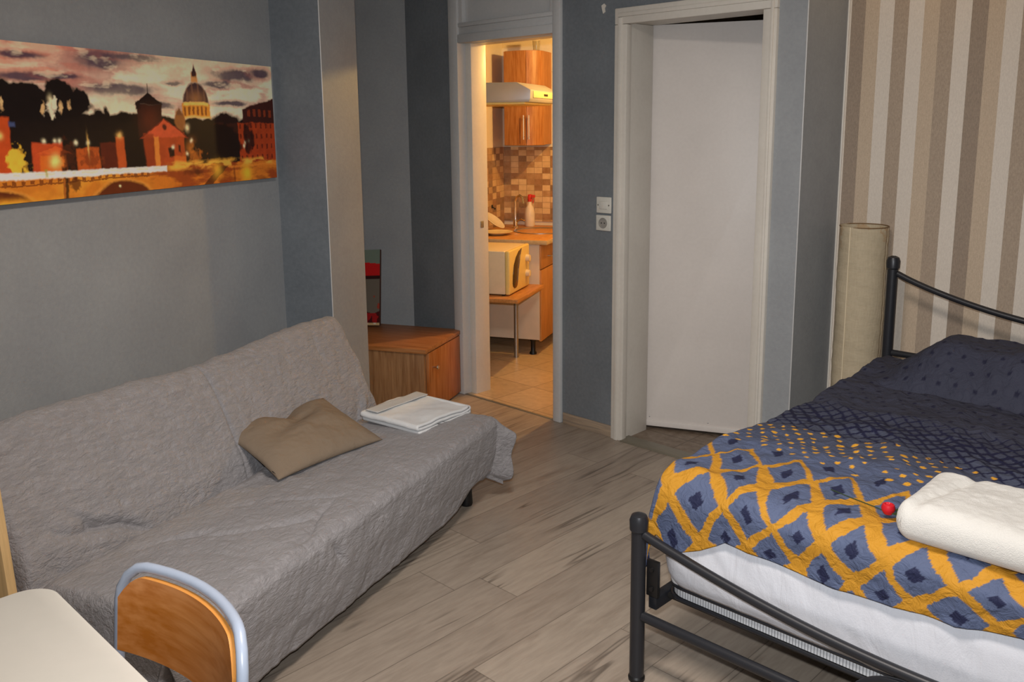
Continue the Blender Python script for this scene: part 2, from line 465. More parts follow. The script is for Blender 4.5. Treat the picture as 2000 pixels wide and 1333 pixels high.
# wall with the two doorways
KX0, KX1, KH = -3.887, -3.10, 2.115
DX0, DX1, DH = -2.68, -1.915, 2.13
b = MB()
th = .12
b.box(-4.332, KX0, YW, YW+th, 0, ZC); b.box(KX1, DX0, YW, YW+th, 0, ZC); b.box(DX0, DX1, YW, YW+th, DH, ZC)
struct(b.build('wall_far', M['wall_blue']))
b = MB(); b.box(DX1, -1.745, YW, 3.91, 0, ZC); struct(b.build('wall_return', M['wall']))
b = MB(); b.box(-1.745, 1.1, 3.91, 4.01, 0, ZC); struct(b.build('wall_headboard', M['stripes']))
b = MB(); b.tube([(-1.742, 3.906, 0), (-1.742, 3.906, ZC)], .005, 6); struct(b.build('trim_1', M['frame']))
b = MB(); b.box(1.0, 1.1, -1.75, 3.91, 0, ZC); struct(b.build('wall_right', M['wall']))
b = MB(); b.box(-2.3, 1.1, -1.75, -1.65, 0, ZC); struct(b.build('wall_behind', M['wall']))
# thin pale strips along two wall corners
b = MB(); b.tube([(.2615, -1.4235, .0), (.2615, -1.4235, ZC)], .0028, 6); struct(place(b.build('trim_2', M['frame_grey']), OB, RO))
b = MB(); b.tube([(-1.745, YW, 0), (-1.745, YW, ZC)], .003, 6); struct(b.build('trim_3', M['frame_grey']))
# baseboard between the doorways
b = MB(); b.box(-3.06, -2.72, YW-.011, YW, 0, .063, .002); struct(b.build('baseboard_far', M['trim_floor']))
b = MB(); b.box(-1.745, 1.0, 3.896, 3.91, 0, .063, .002); struct(b.build('baseboard_headboard', M['trim_floor']))
# chip of bare plaster high on the wall
b = MB()
pts = [(-2.817, 2.192), (-2.800, 2.200), (-2.789, 2.190), (-2.797, 2.178), (-2.794, 2.160), (-2.806, 2.153), (-2.812, 2.170)]
b.prism(pts, YW-.004, YW, 'y'); struct(b.build('trim_4', M['frame']))

# ---- doorway 1 (kitchen): casing, jambs, transom panel
d1 = sempty('door_1', (0, 0, 0))
b = MB()
b.box(-3.928, -3.852, YW-.018, YW+.13, 0, ZC, .006); b.box(-3.128, -3.072, YW-.018, YW+.13, 0, ZC, .006)
b.box(-3.852, -3.128, YW-.018, YW+.13, 2.085, 2.132, .005)
b.build('casing', M['frame_grey'], d1)
b = MB()
b.box(-3.853, -3.806, YW+.045, YW+.165, 0, 2.088, .003); b.box(-3.165, -3.127, YW+.045, YW+.165, 0, 2.088, .003)
b.box(-3.853, -3.127, YW+.045, YW+.165, 2.082, 2.12, .003)
o = b.build('jamb', M['frame'], d1)
b = MB()
b.box(-3.853, -3.127, YW-.004, YW+.05, 2.132, 2.173, .004); b.box(-3.853, -3.127, YW-.012, YW+.05, 2.172, 2.196, .006)
b.box(-3.853, -3.82, YW-.004, YW+.05, 2.19, ZC, .004); b.box(-3.16, -3.127, YW-.004, YW+.05, 2.19, ZC, .004)
b.build('transom_rail', M['frame_grey'], d1)
b = MB(); b.box(-3.822, -3.158, YW+.02, YW+.04, 2.19, ZC); b.build('transom_panel', M['frame_grey'], d1)
b = MB(); b.box(-3.885, -3.10, YW-.006, YW+.012, -.001, .004, .001); b.build('threshold', M['thr'], d1)
b = MB(); b.box(-3.8065, -3.803, YW+.10, YW+.125, 1.02, 1.06, .001); b.build('strike_plate', M['steel'], d1)

# ---- doorway 2: casing, jambs, leaf standing ajar
d2 = sempty('door_2', (0, 0, 0))
b = MB()
for x0, x1 in ((-2.722, -2.648), (-1.937, -1.872)):
    b.box(x0, x1, YW-.020, YW+.02, 0, 2.0915, .005)
b.box(-2.722, -1.872, YW-.020, YW+.02, 2.092, 2.168, .005)
b.box(-2.70, -2.675, YW-.027, YW-.001, 0, 2.124, .004); b.box(-1.90, -1.885, YW-.027, YW-.001, 0, 2.124, .004)
b.box(-2.70, -1.885, YW-.0275, YW-.001, 2.125, 2.145, .004)
b.build('casing', M['frame'], d2)
b = MB()
b.box(-2.70, -2.660, YW+.0, YW+.215, 0, 2.10, .003); b.box(-1.93, -1.90, YW+.0, YW+.215, 0, 2.10, .003)
b.box(-2.70, -1.90, YW+.0, YW+.215, 2.1005, 2.13, .003)
b.build('jamb', M['frame'], d2)
lf = sempty('leaf', (-2.705, 3.752, 0), R(24)); lf.parent = d2; del lf['kind']
LW = .80
b = MB()
b.prism([(0.0, .035), (.028, .035), (.028, .018), (LW, .018), (LW, 2.105), (0.0, 2.105)], 0, .04, 'y', .002)
lp = b.build('leaf_panel', M['leaf'], lf)
b = MB(); b.box(.028, LW-.01, -.006, 0, .020, .052, .002); b.build('kick_strip', M['leaf'], lf)
for px, pz in ((.05, .07), (.36, .066), (.58, .066)):
    b = MB(); b.lathe([(0, -.0025), (.003, -.0015), (.0035, 0)], (px, 0, pz), 8, axis='y'); b.build('screw', M['steel'], lf)
b = MB(); b.box(-1.948, -1.930, YW+.055, YW+.085, 1.005, 1.018, .002); b.build('latch', M['black'], d2)
b = MB(); b.prism([(YW-.024, 0), (YW-.018, .010), (YW+.055, .013), (YW+.065, 0)], -2.66, -1.93, 'x', .001); b.build('threshold', M['thr'], d2)

# ---- room behind doorway 2
b = MB(); b.box(-2.85, -1.745, 3.58, 5.6, -.07, .002); struct(b.build('floor_bathroom', M['vinyl']))
b = MB(); b.box(-2.9, -1.7, 5.5, 5.6, 0, ZC); b.box(-1.80, -1.7, 4.01, 5.5, 0, ZC); b.box(-2.9, -1.7, YW+.12, 5.6, 2.6, ZC)
struct(b.build('wall_bathroom', M['kwall']))

# ---- kitchen shell
b = MB(); b.box(-6.2, -2.9, YW+.012, 6.6, -.07, .001); struct(b.build('floor_kitchen', M['ktile']))
b = MB(); b.box(-.1, 0, .02, 1.82, 0, 2.34, mat=M['kwall']); b.box(-.1, 2.6, 1.72, 1.82, 0, 2.34, mat=M['kwall'])
struct(place(b.build('wall_kitchen', None), OB, RO))
b = MB(); b.box(-2.95, -2.85, YW+.12, 5.6, 0, 2.6); struct(b.build('wall_partition', M['kwall']))
b = MB(); b.box(-6.2, -2.9, YW+.121, 6.6, 2.31, 2.40); struct(b.build('ceiling_kitchen', M['kceil']))
b = MB(); b.box(0, 2.4, 1.712, 1.72, .86, 1.452); struct(place(b.build('trim_5', M['tile_back']), OB, RO))
b = MB(); b.box(0, .008, .15, 1.712, .5, 1.452); struct(place(b.build('trim_6', M['tile_left']), OB, RO))

# ------------------------------------------------------------------ light switch and socket
def plate(name, label, cat, cx, cz, w, h):
    t = thing(name, label, cat, (cx, YW, cz)); b = MB()
    b.box(-w/2, w/2, -.011, 0, -h/2, h/2, .004, 3); b.build('plate', M['white_plastic'], t); return t
t = plate('light_switch', 'white square light switch above the socket between the two doorways', 'switch', -2.788, 1.219, .093, .082)
b = MB(); b.box(-.024, .024, -.017, -.009, -.020, .020, .003); b.build('rocker', M['white_plastic'], t)
for sx in (-.034, .034):
    b = MB(); b.lathe([(0, -.0125), (.004, -.012), (.0045, -.010)], (sx, 0, 0), 10, axis='y'); b.build('screw', M['steel'], t)
t = plate('wall_socket', 'white square power socket under the light switch beside the white door', 'socket', -2.790, 1.128, .093, .079)
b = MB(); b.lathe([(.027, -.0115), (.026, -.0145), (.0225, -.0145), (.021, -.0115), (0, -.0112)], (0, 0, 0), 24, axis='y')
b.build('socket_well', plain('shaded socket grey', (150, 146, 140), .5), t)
b = MB()
for sx in (-.0095, .0095): b.lathe([(0, -.0125), (.0032, -.0125), (.0032, -.010)], (sx, 0, 0), 8, axis='y')
b.build('pin_hole', M['black'], t)

# ------------------------------------------------------------------ city canvas on the left wall
def city_print(nx, ny, wid, hei):
    """dusk skyline over a river bridge, drawn as colours on a grid; X metres from the right edge (negative), Y 0..1 upward"""
    x, Y = np.meshgrid(np.linspace(-wid, 0, nx), np.linspace(0, 1, ny)); X = x/hei
    wx, wy = .022*(fbm(X*9, Y*9, 3, 101)-.5)+.006*(vnoise(X*60, Y*60, 103)-.5), .022*(fbm(X*9, Y*9, 3, 102)-.5)+.006*(vnoise(X*60, Y*60, 104)-.5)
    X = X+wx; Y = Y+wy
    q = lambda v: v/.502
    C = np.zeros((ny, nx, 3))
    def put(m, c, a=1.0):
        m = np.clip(m*a, 0, 1)[..., None]; C[:] = C*(1-m)+np.array(lin(c)[:3])*m
    soft = lambda d, e=.014: np.clip(.5-d/e, 0, 1)
    def rect(x0, x1, y0, y1, e=.014): return soft(np.maximum(np.abs(X-(q(x0)+q(x1))/2)-(q(x1)-q(x0))/2, np.abs(Y-(y0+y1)/2)-(y1-y0)/2), e)
    def tri(xc, hw, y0, y1): return soft(np.maximum(np.abs(X-q(xc))-q(hw)*(1-(Y-y0)/(y1-y0)), np.maximum(y0-Y, Y-y1)))
    def blob(xc, yc, rx, ry, rag=.05, seed=7, fr=16, e=.03):
        r = np.hypot((X-q(xc))/q(rx), (Y-yc)/ry)-1
        return soft(r*ry+rag*(fbm(X*fr, Y*fr, 3, seed)-.5)*2, e)
    def glow(xc, yc, r, c, a=1.0, ry=None): put(np.exp(-((X-q(xc))/q(r))**2-((Y-yc)/(ry or q(r)))**2), c, a)
    # sky
    put(np.ones_like(x), (255, 228, 194))
    put(sstep(.80, 1.02, Y-.04*X*0), (224, 170, 142), .6)
    put(sstep(q(-.8), q(-1.5), X)*sstep(.66, .95, Y), (226, 132, 104), .5)
    n = fbm(X*1.9+.6*fbm(X*3, Y*7, 3, 5), Y*8, 5, 3)
    put(sstep(.54, .70, n)*sstep(.50, .6, Y), (164, 104, 100), .6)
    put(sstep(.50, .62, fbm(X*2.2+4, Y*15, 4, 23))*sstep(q(-.9), q(-1.3), X), (214, 108, 84), .5)
    wob = .10*(fbm(X*6, Y*12, 4, 19)-.5)
    for xc, yc, rx, ry in ((-1.02, .93, .13, .075), (-.98, .735, .19, .05), (-.83, .968, .16, .03), (-.27, .89, .15, .06), (-.40, .81, .13, .03), (-1.34, .79, .16, .035), (-1.36, .92, .10, .03), (-.73, .63, .09, .03), (-.30, .66, .14, .025), (-.66, .80, .05, .015), (-1.20, .80, .10, .02), (-.08, .93, .08, .04)):
        r = np.hypot((X-q(xc))/q(rx), (Y-yc)/ry)-1+wob*9
        put(1-sstep(-.55, .25, r), (66, 52, 72), .92); put(np.exp(-((r-.18)/.3)**2), (170, 100, 92), .35)
    glow(-.96, .60, .13, (255, 232, 190), .85, .09); glow(-.66, .90, .2, (250, 226, 186), .6, .09)
    put(sstep(.60, .74, fbm(X*5+9, Y*16, 4, 21))*sstep(.55, .7, Y), (250, 226, 190), .5)
    # dark hill, umbrella trees
    hill = .54+.03*vnoise(X*5, X*0, 4)+.02*vnoise(X*17, X*0, 9)-.03*sstep(q(-.9), q(-.6), X)
    put(soft(Y-hill, .02), (24, 13, 12))
    for xc, yc, rx, ry in ((-1.46, .68, .08, .10), (-1.36, .675, .085, .085), (-1.22, .70, .060, .085), (-1.14, .645, .055, .07), (-1.30, .60, .20, .09), (-1.5, .62, .12, .13), (-1.021, .56, .015, .05), (-1.05, .555, .03, .03), (-.93, .535, .04, .03), (-1.56, .72, .07, .08)):
        put(blob(xc, yc, rx, ry, .022, 7, 18, .02), (20, 11, 11))
    put(blob(-1.255, .60, .024, .05, .05, 44, 30), (250, 226, 190), .95); glow(-1.257, .645, .010, (255, 232, 180), .9, .03)
    for xc, yc in ((-1.215, .60), (-1.29, .60), (-1.445, .61), (-1.18, .62)): put(blob(xc, yc, .007, .03, .03, 46, 40), (240, 190, 130), .9)
    # round tower
    put(rect(-.868, -.735, .40, .64), (50, 22, 18)); put(rect(-.874, -.850, .60, .655), (30, 15, 14)); put(tri(-.805, .075, .635, .725), (24, 13, 14)); put(rect(-.807, -.803, .70, .785, .01), (24, 13, 14))
    glow(-.80, .52, .05, (110, 44, 24), .5)
    # dome
    dx = q(-.534)
    dome = np.maximum(np.hypot((X-dx)/q(.076), (Y-.655)/.165)-1, (.655-Y)*6)*.12
    put(soft(dome, .016), (66, 46, 50)); glow(-.535, .69, .045, (176, 116, 66), .7, .06)
    put(soft(dome)*(np.abs(np.sin((X-dx)*46)) > .88), (140, 96, 70), .5)
    put(rect(-.552, -.516, .82, .89), (214, 146, 84)); put(rect(-.548, -.520, .86, .90), (70, 40, 38)); put(tri(-.533, .012, .89, .96), (60, 36, 36))
    put(rect(-.618, -.450, .545, .655), (220, 140, 48)); put(rect(-.608, -.460, .635, .66), (250, 196, 96))
    put(rect(-.608, -.460, .56, .625)*(np.sin((X-dx)*125) > .1), (120, 58, 20), .85); put(rect(-.622, -.446, .535, .552), (240, 184, 90), .9)
    put(blob(-.637, .52, .03, .09, .01, 3), (150, 92, 46)); put(tri(-.637, .018, .56, .62), (120, 76, 50)); glow(-.60, .46, .012, (255, 226, 170))
    # far blocks at right
    put(blob(-.35, .52, .10, .055, .02, 9), (34, 16, 14)); put(rect(-.45, -.25, .34, .50), (58, 26, 16))
    put(rect(-.27, .02, .10, .50)*(.7+.5*fbm(X*18, Y*18, 3, 2)), (170, 62, 24)); put(rect(-.27, .02, .1, .50)*(np.sin(X*84) > .5)*(np.sin(Y*70) > .1), (84, 26, 12), .75)
    put(soft(np.maximum(Y-(.62+(X-q(-.22))*.215), q(-.23)-X)*1.0)*soft(.50-Y), (60, 24, 18)); put(soft(np.maximum(Y-(.60+(X-q(-.2))*.18), q(-.2)-X))*soft(.52-Y)*(np.sin(X*80) > 0)*(np.abs(Y-.58) < .03), (150, 60, 28), .6)
    # gabled house
    put(rect(-.84, -.62, .17, .42)*(.75+.4*fbm(X*14, Y*14, 3, 12)), (178, 72, 32)); put(tri(-.729, .125, .39, .53), (204, 84, 48)); put(soft(np.abs(np.abs(X-q(-.729))-q(.125)*(1-(Y-.39)/.14))-.010)*soft(np.abs(Y-.455)-.07), (120, 40, 24))
    put(soft(np.hypot(X-q(-.729), Y-.47)-.022), (80, 28, 18)); put(rect(-.845, -.79, .17, .42), (120, 44, 20), .6)
    put(rect(-.715, -.685, .24, .31), (40, 16, 12)); put(rect(-.66, -.645, .27, .33), (70, 24, 14)); put(rect(-.79, -.765, .17, .40), (232, 140, 56), .8); put(rect(-.69, -.62, .17, .24), (210, 104, 40), .8)
    # lower town
    put(rect(-1.6, -1.425, .18, .535), (196, 74, 28)); glow(-1.465, .42, .012, (255, 216, 120)); put(rect(-1.425, -1.405, .48, .51), (70, 80, 120))
    put(rect(-1.35, -1.225, .18, .37)*(.8+.4*fbm(X*12, Y*12, 3, 5)), (196, 74, 34)); put(tri(-1.26, .07, .30, .35), (214, 92, 40)); put(rect(-1.32, -1.215, .18, .29), (222, 110, 34), .8); glow(-1.263, .25, .02, (255, 232, 130))
    put(rect(-1.17, -1.067, .18, .33)*(.7+.6*fbm(X*20, Y*20, 3, 15)), (186, 84, 32)); put(rect(-1.06, -.98, .18, .36)*(.5+.6*fbm(X*14, Y*14, 3, 18)), (96, 34, 20))
    put(rect(-.985, -.945, .18, .40), (190, 82, 34)); glow(-.966, .41, .012, (255, 196, 110))
    put(blob(-1.405, .25, .035, .09, .06, 41, 26), (248, 190, 60), .95); put(blob(-1.205, .28, .03, .09, .06, 43, 30), (70, 30, 16), .8)
    put(blob(-1.11, .24, .04, .06, .06, 48, 34), (120, 50, 22), .7)
    for xc, yc in ((-1.30, .385), (-1.255, .385), (-1.235, .38), (-1.117, .36), (-1.17, .37), (-.58, .36), (-.69, .31), (-.225, .33), (-.20, .34), (-.235, .3), (-.61, .26)): glow(xc, yc, .007, (255, 236, 190))
    glow(-1.117, .345, .004, (255, 200, 110), .9, .06); glow(-.58, .30, .03, (222, 130, 50), .6)
    # dark trees on the right bank
    put(blob(-.414, .33, .145, .175, .05, 13, 14), (26, 12, 9), .97); put(blob(-.20, .36, .035, .12, .05, 15, 16), (30, 13, 9), .9)
    put(blob(-.56, .22, .05, .05, .05, 17, 26), (200, 110, 36), .6)
    # embankment, bridge
    put(soft(Y-.165), (150, 66, 24)); put(soft(Y-.165)*sstep(.42, .62, fbm(X*4, Y*16, 4, 6)), (214, 122, 36), .85)
    put(sstep(.45, .68, fbm(X*7, Y*20, 4, 61))*soft(np.abs(Y-.165)-.03, .03)*sstep(q(-.75), q(-.7), X), (250, 180, 70), .9)
    m = soft(Y-.15)*sstep(q(-.78), q(-.84), X); put(m, (206, 120, 36)); put(m*sstep(.4, .7, fbm(X*5, Y*9, 3, 71)), (236, 160, 52), .6)
    put(m*(np.sin(X*90) > .2)*(np.abs(Y-.125) < .011), (120, 56, 18), .85); put(m*(np.abs(Y-.108) < .005), (110, 50, 18), .8)
    for xc in (-.965, -1.50):
        ar = np.hypot((X-q(xc))/q(.15), (Y+.055)/.145)-1
        put(soft(ar*.14)*sstep(q(-.78), q(-.84), X), (96, 40, 16)); put(soft(np.abs(ar)*.14-.008)*sstep(q(-.78), q(-.84), X), (228, 150, 60), .7)
    glow(-.985, .045, .004, (255, 236, 170)); glow(-1.46, .0, .10, (255, 170, 50), .9, .03)
    put(rect(-1.240, -1.218, -.1, .21), (44, 20, 12), .9); put(rect(-1.238, -1.233, -.1, .15), (200, 110, 40), .8); put(blob(-1.19, .09, .02, .05, .05, 81, 30), (80, 34, 14), .8)
    top = .168-.022*(x+.735)/-.735*1.0
    put(soft(np.maximum(np.abs(Y-(.150+.020*np.clip((-x-.735)/.745, 0, 1.2)))-.021, X-q(-.735))), (255, 246, 232))
    put(soft(np.maximum(np.abs(Y-(.155+.020*np.clip((-x-.735)/.745, 0, 1.2)))-.006, X-q(-.735)))*(vnoise(X*22, X*0, 2) > .55), (240, 190, 150), .7)
    put(rect(-1.305, -1.295, .15, .2), (150, 160, 60), .7)
    # stair and right bank
    put(soft(np.abs(X-(q(-.387)+(Y-.135)*1.55))-.055)*soft(Y-.14), (66, 26, 12), .85); put(sstep(.5, .7, fbm(X*4, Y*10, 3, 35))*soft(Y-.10)*sstep(q(-.36), q(-.3), X), (96, 38, 14), .7)
    put(rect(-.35, .02, .125, .14), (226, 130, 44), .8); glow(-.228, .06, .035, (250, 190, 50), .9); glow(-.43, .11, .03, (250, 190, 60), .7); put(rect(-.318, -.308, .0, .13), (110, 46, 16), .7)
    put(blob(-.56, .11, .06, .022, .02, 91, 20), (70, 28, 12), .8)
    C *= (.88+.24*fbm(X*28, Y*28, 3, 120))[..., None]
    return np.clip(C*1.3, 0, .92)
cv = thing('canvas_picture', 'long canvas print of a domed city skyline at dusk on the left wall', 'picture', OB, RO)
NX, NY = 720, 230
y0, y1, z0, z1 = -3.08, -1.478, 1.393, 1.895
yy = np.linspace(y0, y1, NX); zz = np.linspace(z0, z1, NY)
P = np.zeros((NY, NX, 3)); P[..., 0] = .0305; P[..., 1] = yy[None, :]; P[..., 2] = zz[:, None]
grid_mesh('print', P, M['print'], cv, city_print(NX, NY, y1-y0, z1-z0))
b = MB(); b.box(.002, .030, y0, y1, z0, z1, .001); b.build('stretcher_frame', plain('dark red print edge', (92, 40, 34), .6), cv)

# ------------------------------------------------------------------ low cabinet in the recess, small leaning print
t = thing('low_cabinet', 'brown veneered low cabinet in the recess behind the grey sofa', 'cabinet', OB, RO)
b = MB(); b.box(-.20, .385, -.69, -.19, .0, .375, .002); b.build('carcass', M['walnut'], t)
b = MB(); b.box(-.22, .405, -.71, -.175, .375, .40, .003); b.build('top_panel', M['cherry_top'], t)
b = MB(); b.box(.385, .401, -.662, -.20, .015, .368, .002); dr = b.build('door', M['cherry'], t)
b = MB(); b.lathe([(0, .034), (.010, .032), (.012, .026), (.006, .018), (.005, .0)], (.401, -.60, .275), 14, axis='x'); b.build('knob', M['chrome'], dr)

t = thing('small_canvas_print', 'small red and white canvas print leaning behind the pillar on the low cabinet', 'picture')
t.matrix_world = Matrix.Translation(Vector(OB)) @ Matrix.Rotation(RO, 4, 'Z') @ Matrix.Translation((-.272, -.285, .404)) @ Matrix.Rotation(R(-13), 4, 'X') @ Matrix.Rotation(R(-4), 4, 'Y')
n1, n2 = 60, 110
xx, zz2 = np.meshgrid(np.linspace(0, 1, n1), np.linspace(0, 1, n2))
C = np.zeros((n2, n1, 3)); C[:] = L3((104, 96, 86))
def pm(m, c): 
    C[m] = L3(c)
q = fbm(xx*6, zz2*9, 3, 4)
pm(zz2 > .80, (108, 122, 110)); pm((zz2 > .64) & (zz2 < .83-.05*np.abs(xx-.6)), (186, 24, 26)); pm((zz2 > .61) & (zz2 < .66) & (q > .45), (48, 20, 20))
pm((zz2 < .45) & (zz2 > .22) & (q > .62), (150, 60, 46)); pm((zz2 < .20+.04*np.sin(xx*6)), (70, 16, 20)); pm((zz2 < .16) & (q > .55), (150, 24, 26))
pm((zz2 < .035), (190, 160, 116)); pm((zz2 < .035) & (q > .55), (206, 200, 186))
P = np.zeros((n2, n1, 3)); P[..., 0] = -.05+.22*xx; P[..., 1] = -.0003; P[..., 2] = .47*zz2
grid_mesh('print', P, M['print'], t, C)
b = MB(); b.box(-.05, .17, 0, .02, 0, .47, .001); b.build('stretcher_frame', plain('brown print edge', (70, 44, 36), .6), t)

# ------------------------------------------------------------------ sofa with quilted throw
SO = (-2.593, 2.407, 0); RS = R(19.5)
sofa = thing('sofa', 'armless low sofa hidden under the grey quilted throw, black feet showing', 'sofa', SO, RS)
b = MB(); b.prism([(-.52, .10), (-.06, .10), (0.0, .30), (-.04, .335), (-.53, .30)], -1.55, .07, 'y', .02); b.build('seat', M['cushion'], sofa)
b = MB(); b.prism([(-.60, .10), (-.60, .31), (-.745, .66), (-.77, .70), (-.79, .66), (-.76, .30), (-.70, .10)], -1.55, .07, 'y', .015); b.build('backrest', M['cushion'], sofa)
for lx, ly in ((-.062, .052), (-.10, -1.5), (-.58, .04), (-.58, -1.5)):
    b = MB(); b.lathe([(0, 0), (.024, 0), (.027, .01), (.022, .10), (0, .101)], (lx, ly, 0), 18); b.build('leg', M['black'], sofa)

prof = [(-.86, .34), (-.845, .50), (-.83, .64), (-.815, .745), (-.79, .768), (-.755, .765), (-.725, .735), (-.66, .61), (-.572, .415), (-.553, .330),
        (-.512, .364), (-.40, .374), (-.20, .386), (-.02, .398), (.045, .396), (.068, .372), (.060, .28), (.038, .17), (.012, .065)]
prof = np.array(prof)
d = np.r_[0, np.cumsum(np.hypot(*np.diff(prof, axis=0).T))]
NV = 240; vs = np.linspace(0, d[-1], NV)
px = np.interp(vs, d, prof[:, 0]); pz = np.interp(vs, d, prof[:, 1])
k = np.ones(3)/3
px[1:-1] = np.convolve(px, k, 'same')[1:-1]; pz[1:-1] = np.convolve(pz, k, 'same')[1:-1]
A0, A1 = -1.60, .095
us = np.linspace(A0-.40, A1+.125, 420)
U, V = np.meshgrid(us, vs); PX = np.repeat(px[:, None], len(us), 1); PZ = np.repeat(pz[:, None], len(us), 1)
nx_ = np.gradient(pz, vs); nz_ = -np.gradient(px, vs)      # normal (off,z), outward = up/front
ln = np.hypot(nx_, nz_); nx_, nz_ = nx_/ln, nz_/ln
s_ = np.where(nz_.mean() < 0, -1, 1); NXg = np.repeat((-nx_*1.0)[:, None], len(us), 1); NZg = np.repeat((-nz_*1.0)[:, None], len(us), 1)
h = .012*(fbm(U*5, V*5, 4, 1)-.5)+.009*(ridge(U*9+V*4, V*7-U*3, 3, 2)-.6)+.004*(ridge(U*24, V*16+U*5, 2, 5)-.6)
# long pulled folds on the seat and back
def fold(u0, v0, u1, v1, w, a):
    dx, dy = u1-u0, v1-v0; L = math.hypot(dx, dy)
    t = np.clip(((U-u0)*dx+(V-v0)*dy)/L**2, 0, 1); q = np.hypot(U-(u0+t*dx), V-(v0+t*dy)+.02*np.sin(U*18))
    return 1.5*a*np.exp(-(q/(w*.85))**2)*np.sin(math.pi*np.clip(t, .03, .97))
v_cr, v_rd = d[10], d[14]
h += fold(-1.25, v_cr+.18, -.95, v_rd-.02, .018, .014)+fold(-1.05, v_cr+.10, -.80, v_rd-.06, .016, .010)+fold(-1.15, v_rd-.05, -1.10, v_rd+.26, .016, .016)
h += fold(-1.40, v_cr+.06, -1.15, v_cr+.22, .018, .014)+fold(-1.22, v_rd-.03, -.85, v_rd-.10, .014, .010)+fold(-1.08, v_rd+.02, -.98, v_rd+.2, .014, .010)
h += fold(-1.55, v_cr-.22, -1.10, v_cr-.02, .022, .018)+fold(-1.57, v_cr-.10, -1.30, v_cr+.02, .02, .016)+fold(-1.50, v_cr-.30, -1.30, v_cr-.06, .016, .010)
h *= 1-.8*np.exp(-((V-d[9])/.03)**2)
h += fold(-.05, v_cr-.03, .08, v_cr-.16, .02, -.016)+fold(-1.0, v_cr+.02, -.2, v_cr+.015, .02, -.008)
h -= .006*np.exp(-((U+.74)/.008)**2)*sstep(.2, .4, V)*(V < v_cr)*-1
PA = U.copy()
# sag of the throw between the ends of the back
top = np.exp(-((V-d[4])/.10)**2); PZ += top*(.010*np.sin((U-A0)/(A1-A0)*math.pi*3)-.012*np.clip(np.sin((U-A0)/(A1-A0)*math.pi), 0, 1))
# ends: cloth turns down over the side
front = sstep(d[14]-.02, d[15]+.03, V); rear = sstep(d[3]+.02, d[2], V)
for side, e in ((1, A1), (-1, A0)):
    t_ = np.clip(side*(U-e), 0, None)
    bend = 1-np.exp(-t_/.025)
    fl = .10 if side > 0 else .06
    out = .025*bend+t_*fl; drop = np.clip(t_-.02*bend, 0, None)
    upper = (1-front)*(1-rear)
    m = t_ > 0
    PA = np.where(m, e+side*(upper*out+(front+rear).clip(0, 1)*(t_*.30)), PA)
    PZ = np.where(m, PZ-upper*drop*(1-.25*front), PZ)
    PX = np.where(m, PX+front*(t_*.28 if side > 0 else -t_*.1)-front*.0, PX)
    if side > 0:
        near = sstep(d[12], d[14], V)
        PA += near*m*(.18*t_)
        PX += near*m*.18*t_
        PZ = np.where(m, PZ-front*t_*.35, PZ)
    h = np.where(m, h+.010*np.sin(V*34)*np.clip(t_/.1, 0, 1)*(1-rear), h)
hem = sstep(d[17], d[18], V); PZ += hem*(.055*sstep(-.28, .02, U)+.012*(fbm(U*4, U*0, 3, 9)-.5)+.02*np.exp(-((U+.02)/.08)**2))
PX -= 0
PX2 = PX+NXg*h*-1; PZ2 = np.maximum(PZ+NZg*h*-1, .022)
P = np.stack([PX2, PA, PZ2], -1)
cov = grid_mesh('sofa_cover', P, M['cover']); place(cov, SO, RS)
tag(cov, 'crinkled grey quilted throw draped over the whole sofa', 'throw')
md = cov.modifiers.new('thick', 'SOLIDIFY'); md.thickness = .005; md.offset = -1

# ------------------------------------------------------------------ cushion on the sofa
def soft_pad(a, bb, hgt, nu=64, seed=1, sag=.012, pinch=.06):
    """closed pillow surface: returns top and bottom grids"""
    u, v = np.meshgrid(np.linspace(-1, 1, nu), np.linspace(-1, 1, nu))
    f = ((1-np.abs(u)**2.6)*(1-np.abs(v)**2.6)).clip(0, 1)**.55
    x = u*a*(1-pinch*(1-v*v)*np.abs(u)); y = v*bb*(1-pinch*(1-u*u)*np.abs(v))
    w = sag*(fbm(u*2.4+9, v*2.4, 4, seed)-.5)*2+.004*(ridge(u*4, v*4, 3, seed+3)-.6)
    return x, y, f*hgt+w*f, -f*hgt*.35
cu = thing('cushion', 'flat taupe cotton cushion lying askew on the grey sofa throw', 'cushion')
cx, cy, ct, cb = soft_pad(.185, .255, .060, 80, 5)
def place_cloth(o, frame_loc, frame_rz, off, a, z, rz, rx=0, ry=0):
    o.matrix_world = Matrix.Translation(Vector(frame_loc)) @ Matrix.Rotation(frame_rz, 4, 'Z') @ Matrix.Translation((off, a, z)) @ Matrix.Rotation(rz, 4, 'Z') @ Matrix.Rotation(rx, 4, 'X') @ Matrix.Rotation(ry, 4, 'Y')
dent = .050*np.exp(-((cx+.15)**2+(cy-.02)**2)/.005)+.02*np.exp(-((cx+.05+cy*.3)/.03)**2)*np.exp(-(cy/.12)**2)
G = np.concatenate([np.stack([cx, cy, ct-dent], -1), np.stack([cx, cy, cb], -1)[::-1][1:]], 0)
weld(grid_mesh('case', G, M['cushion'], cu))
b = MB(); b.box(.135, .155, -.246, -.238, .0, .006, .0005); b.build('care_tag', M['black'], cu)
place_cloth(cu, SO, RS, -.472, -.515, .446, R(-13), 0, R(17))

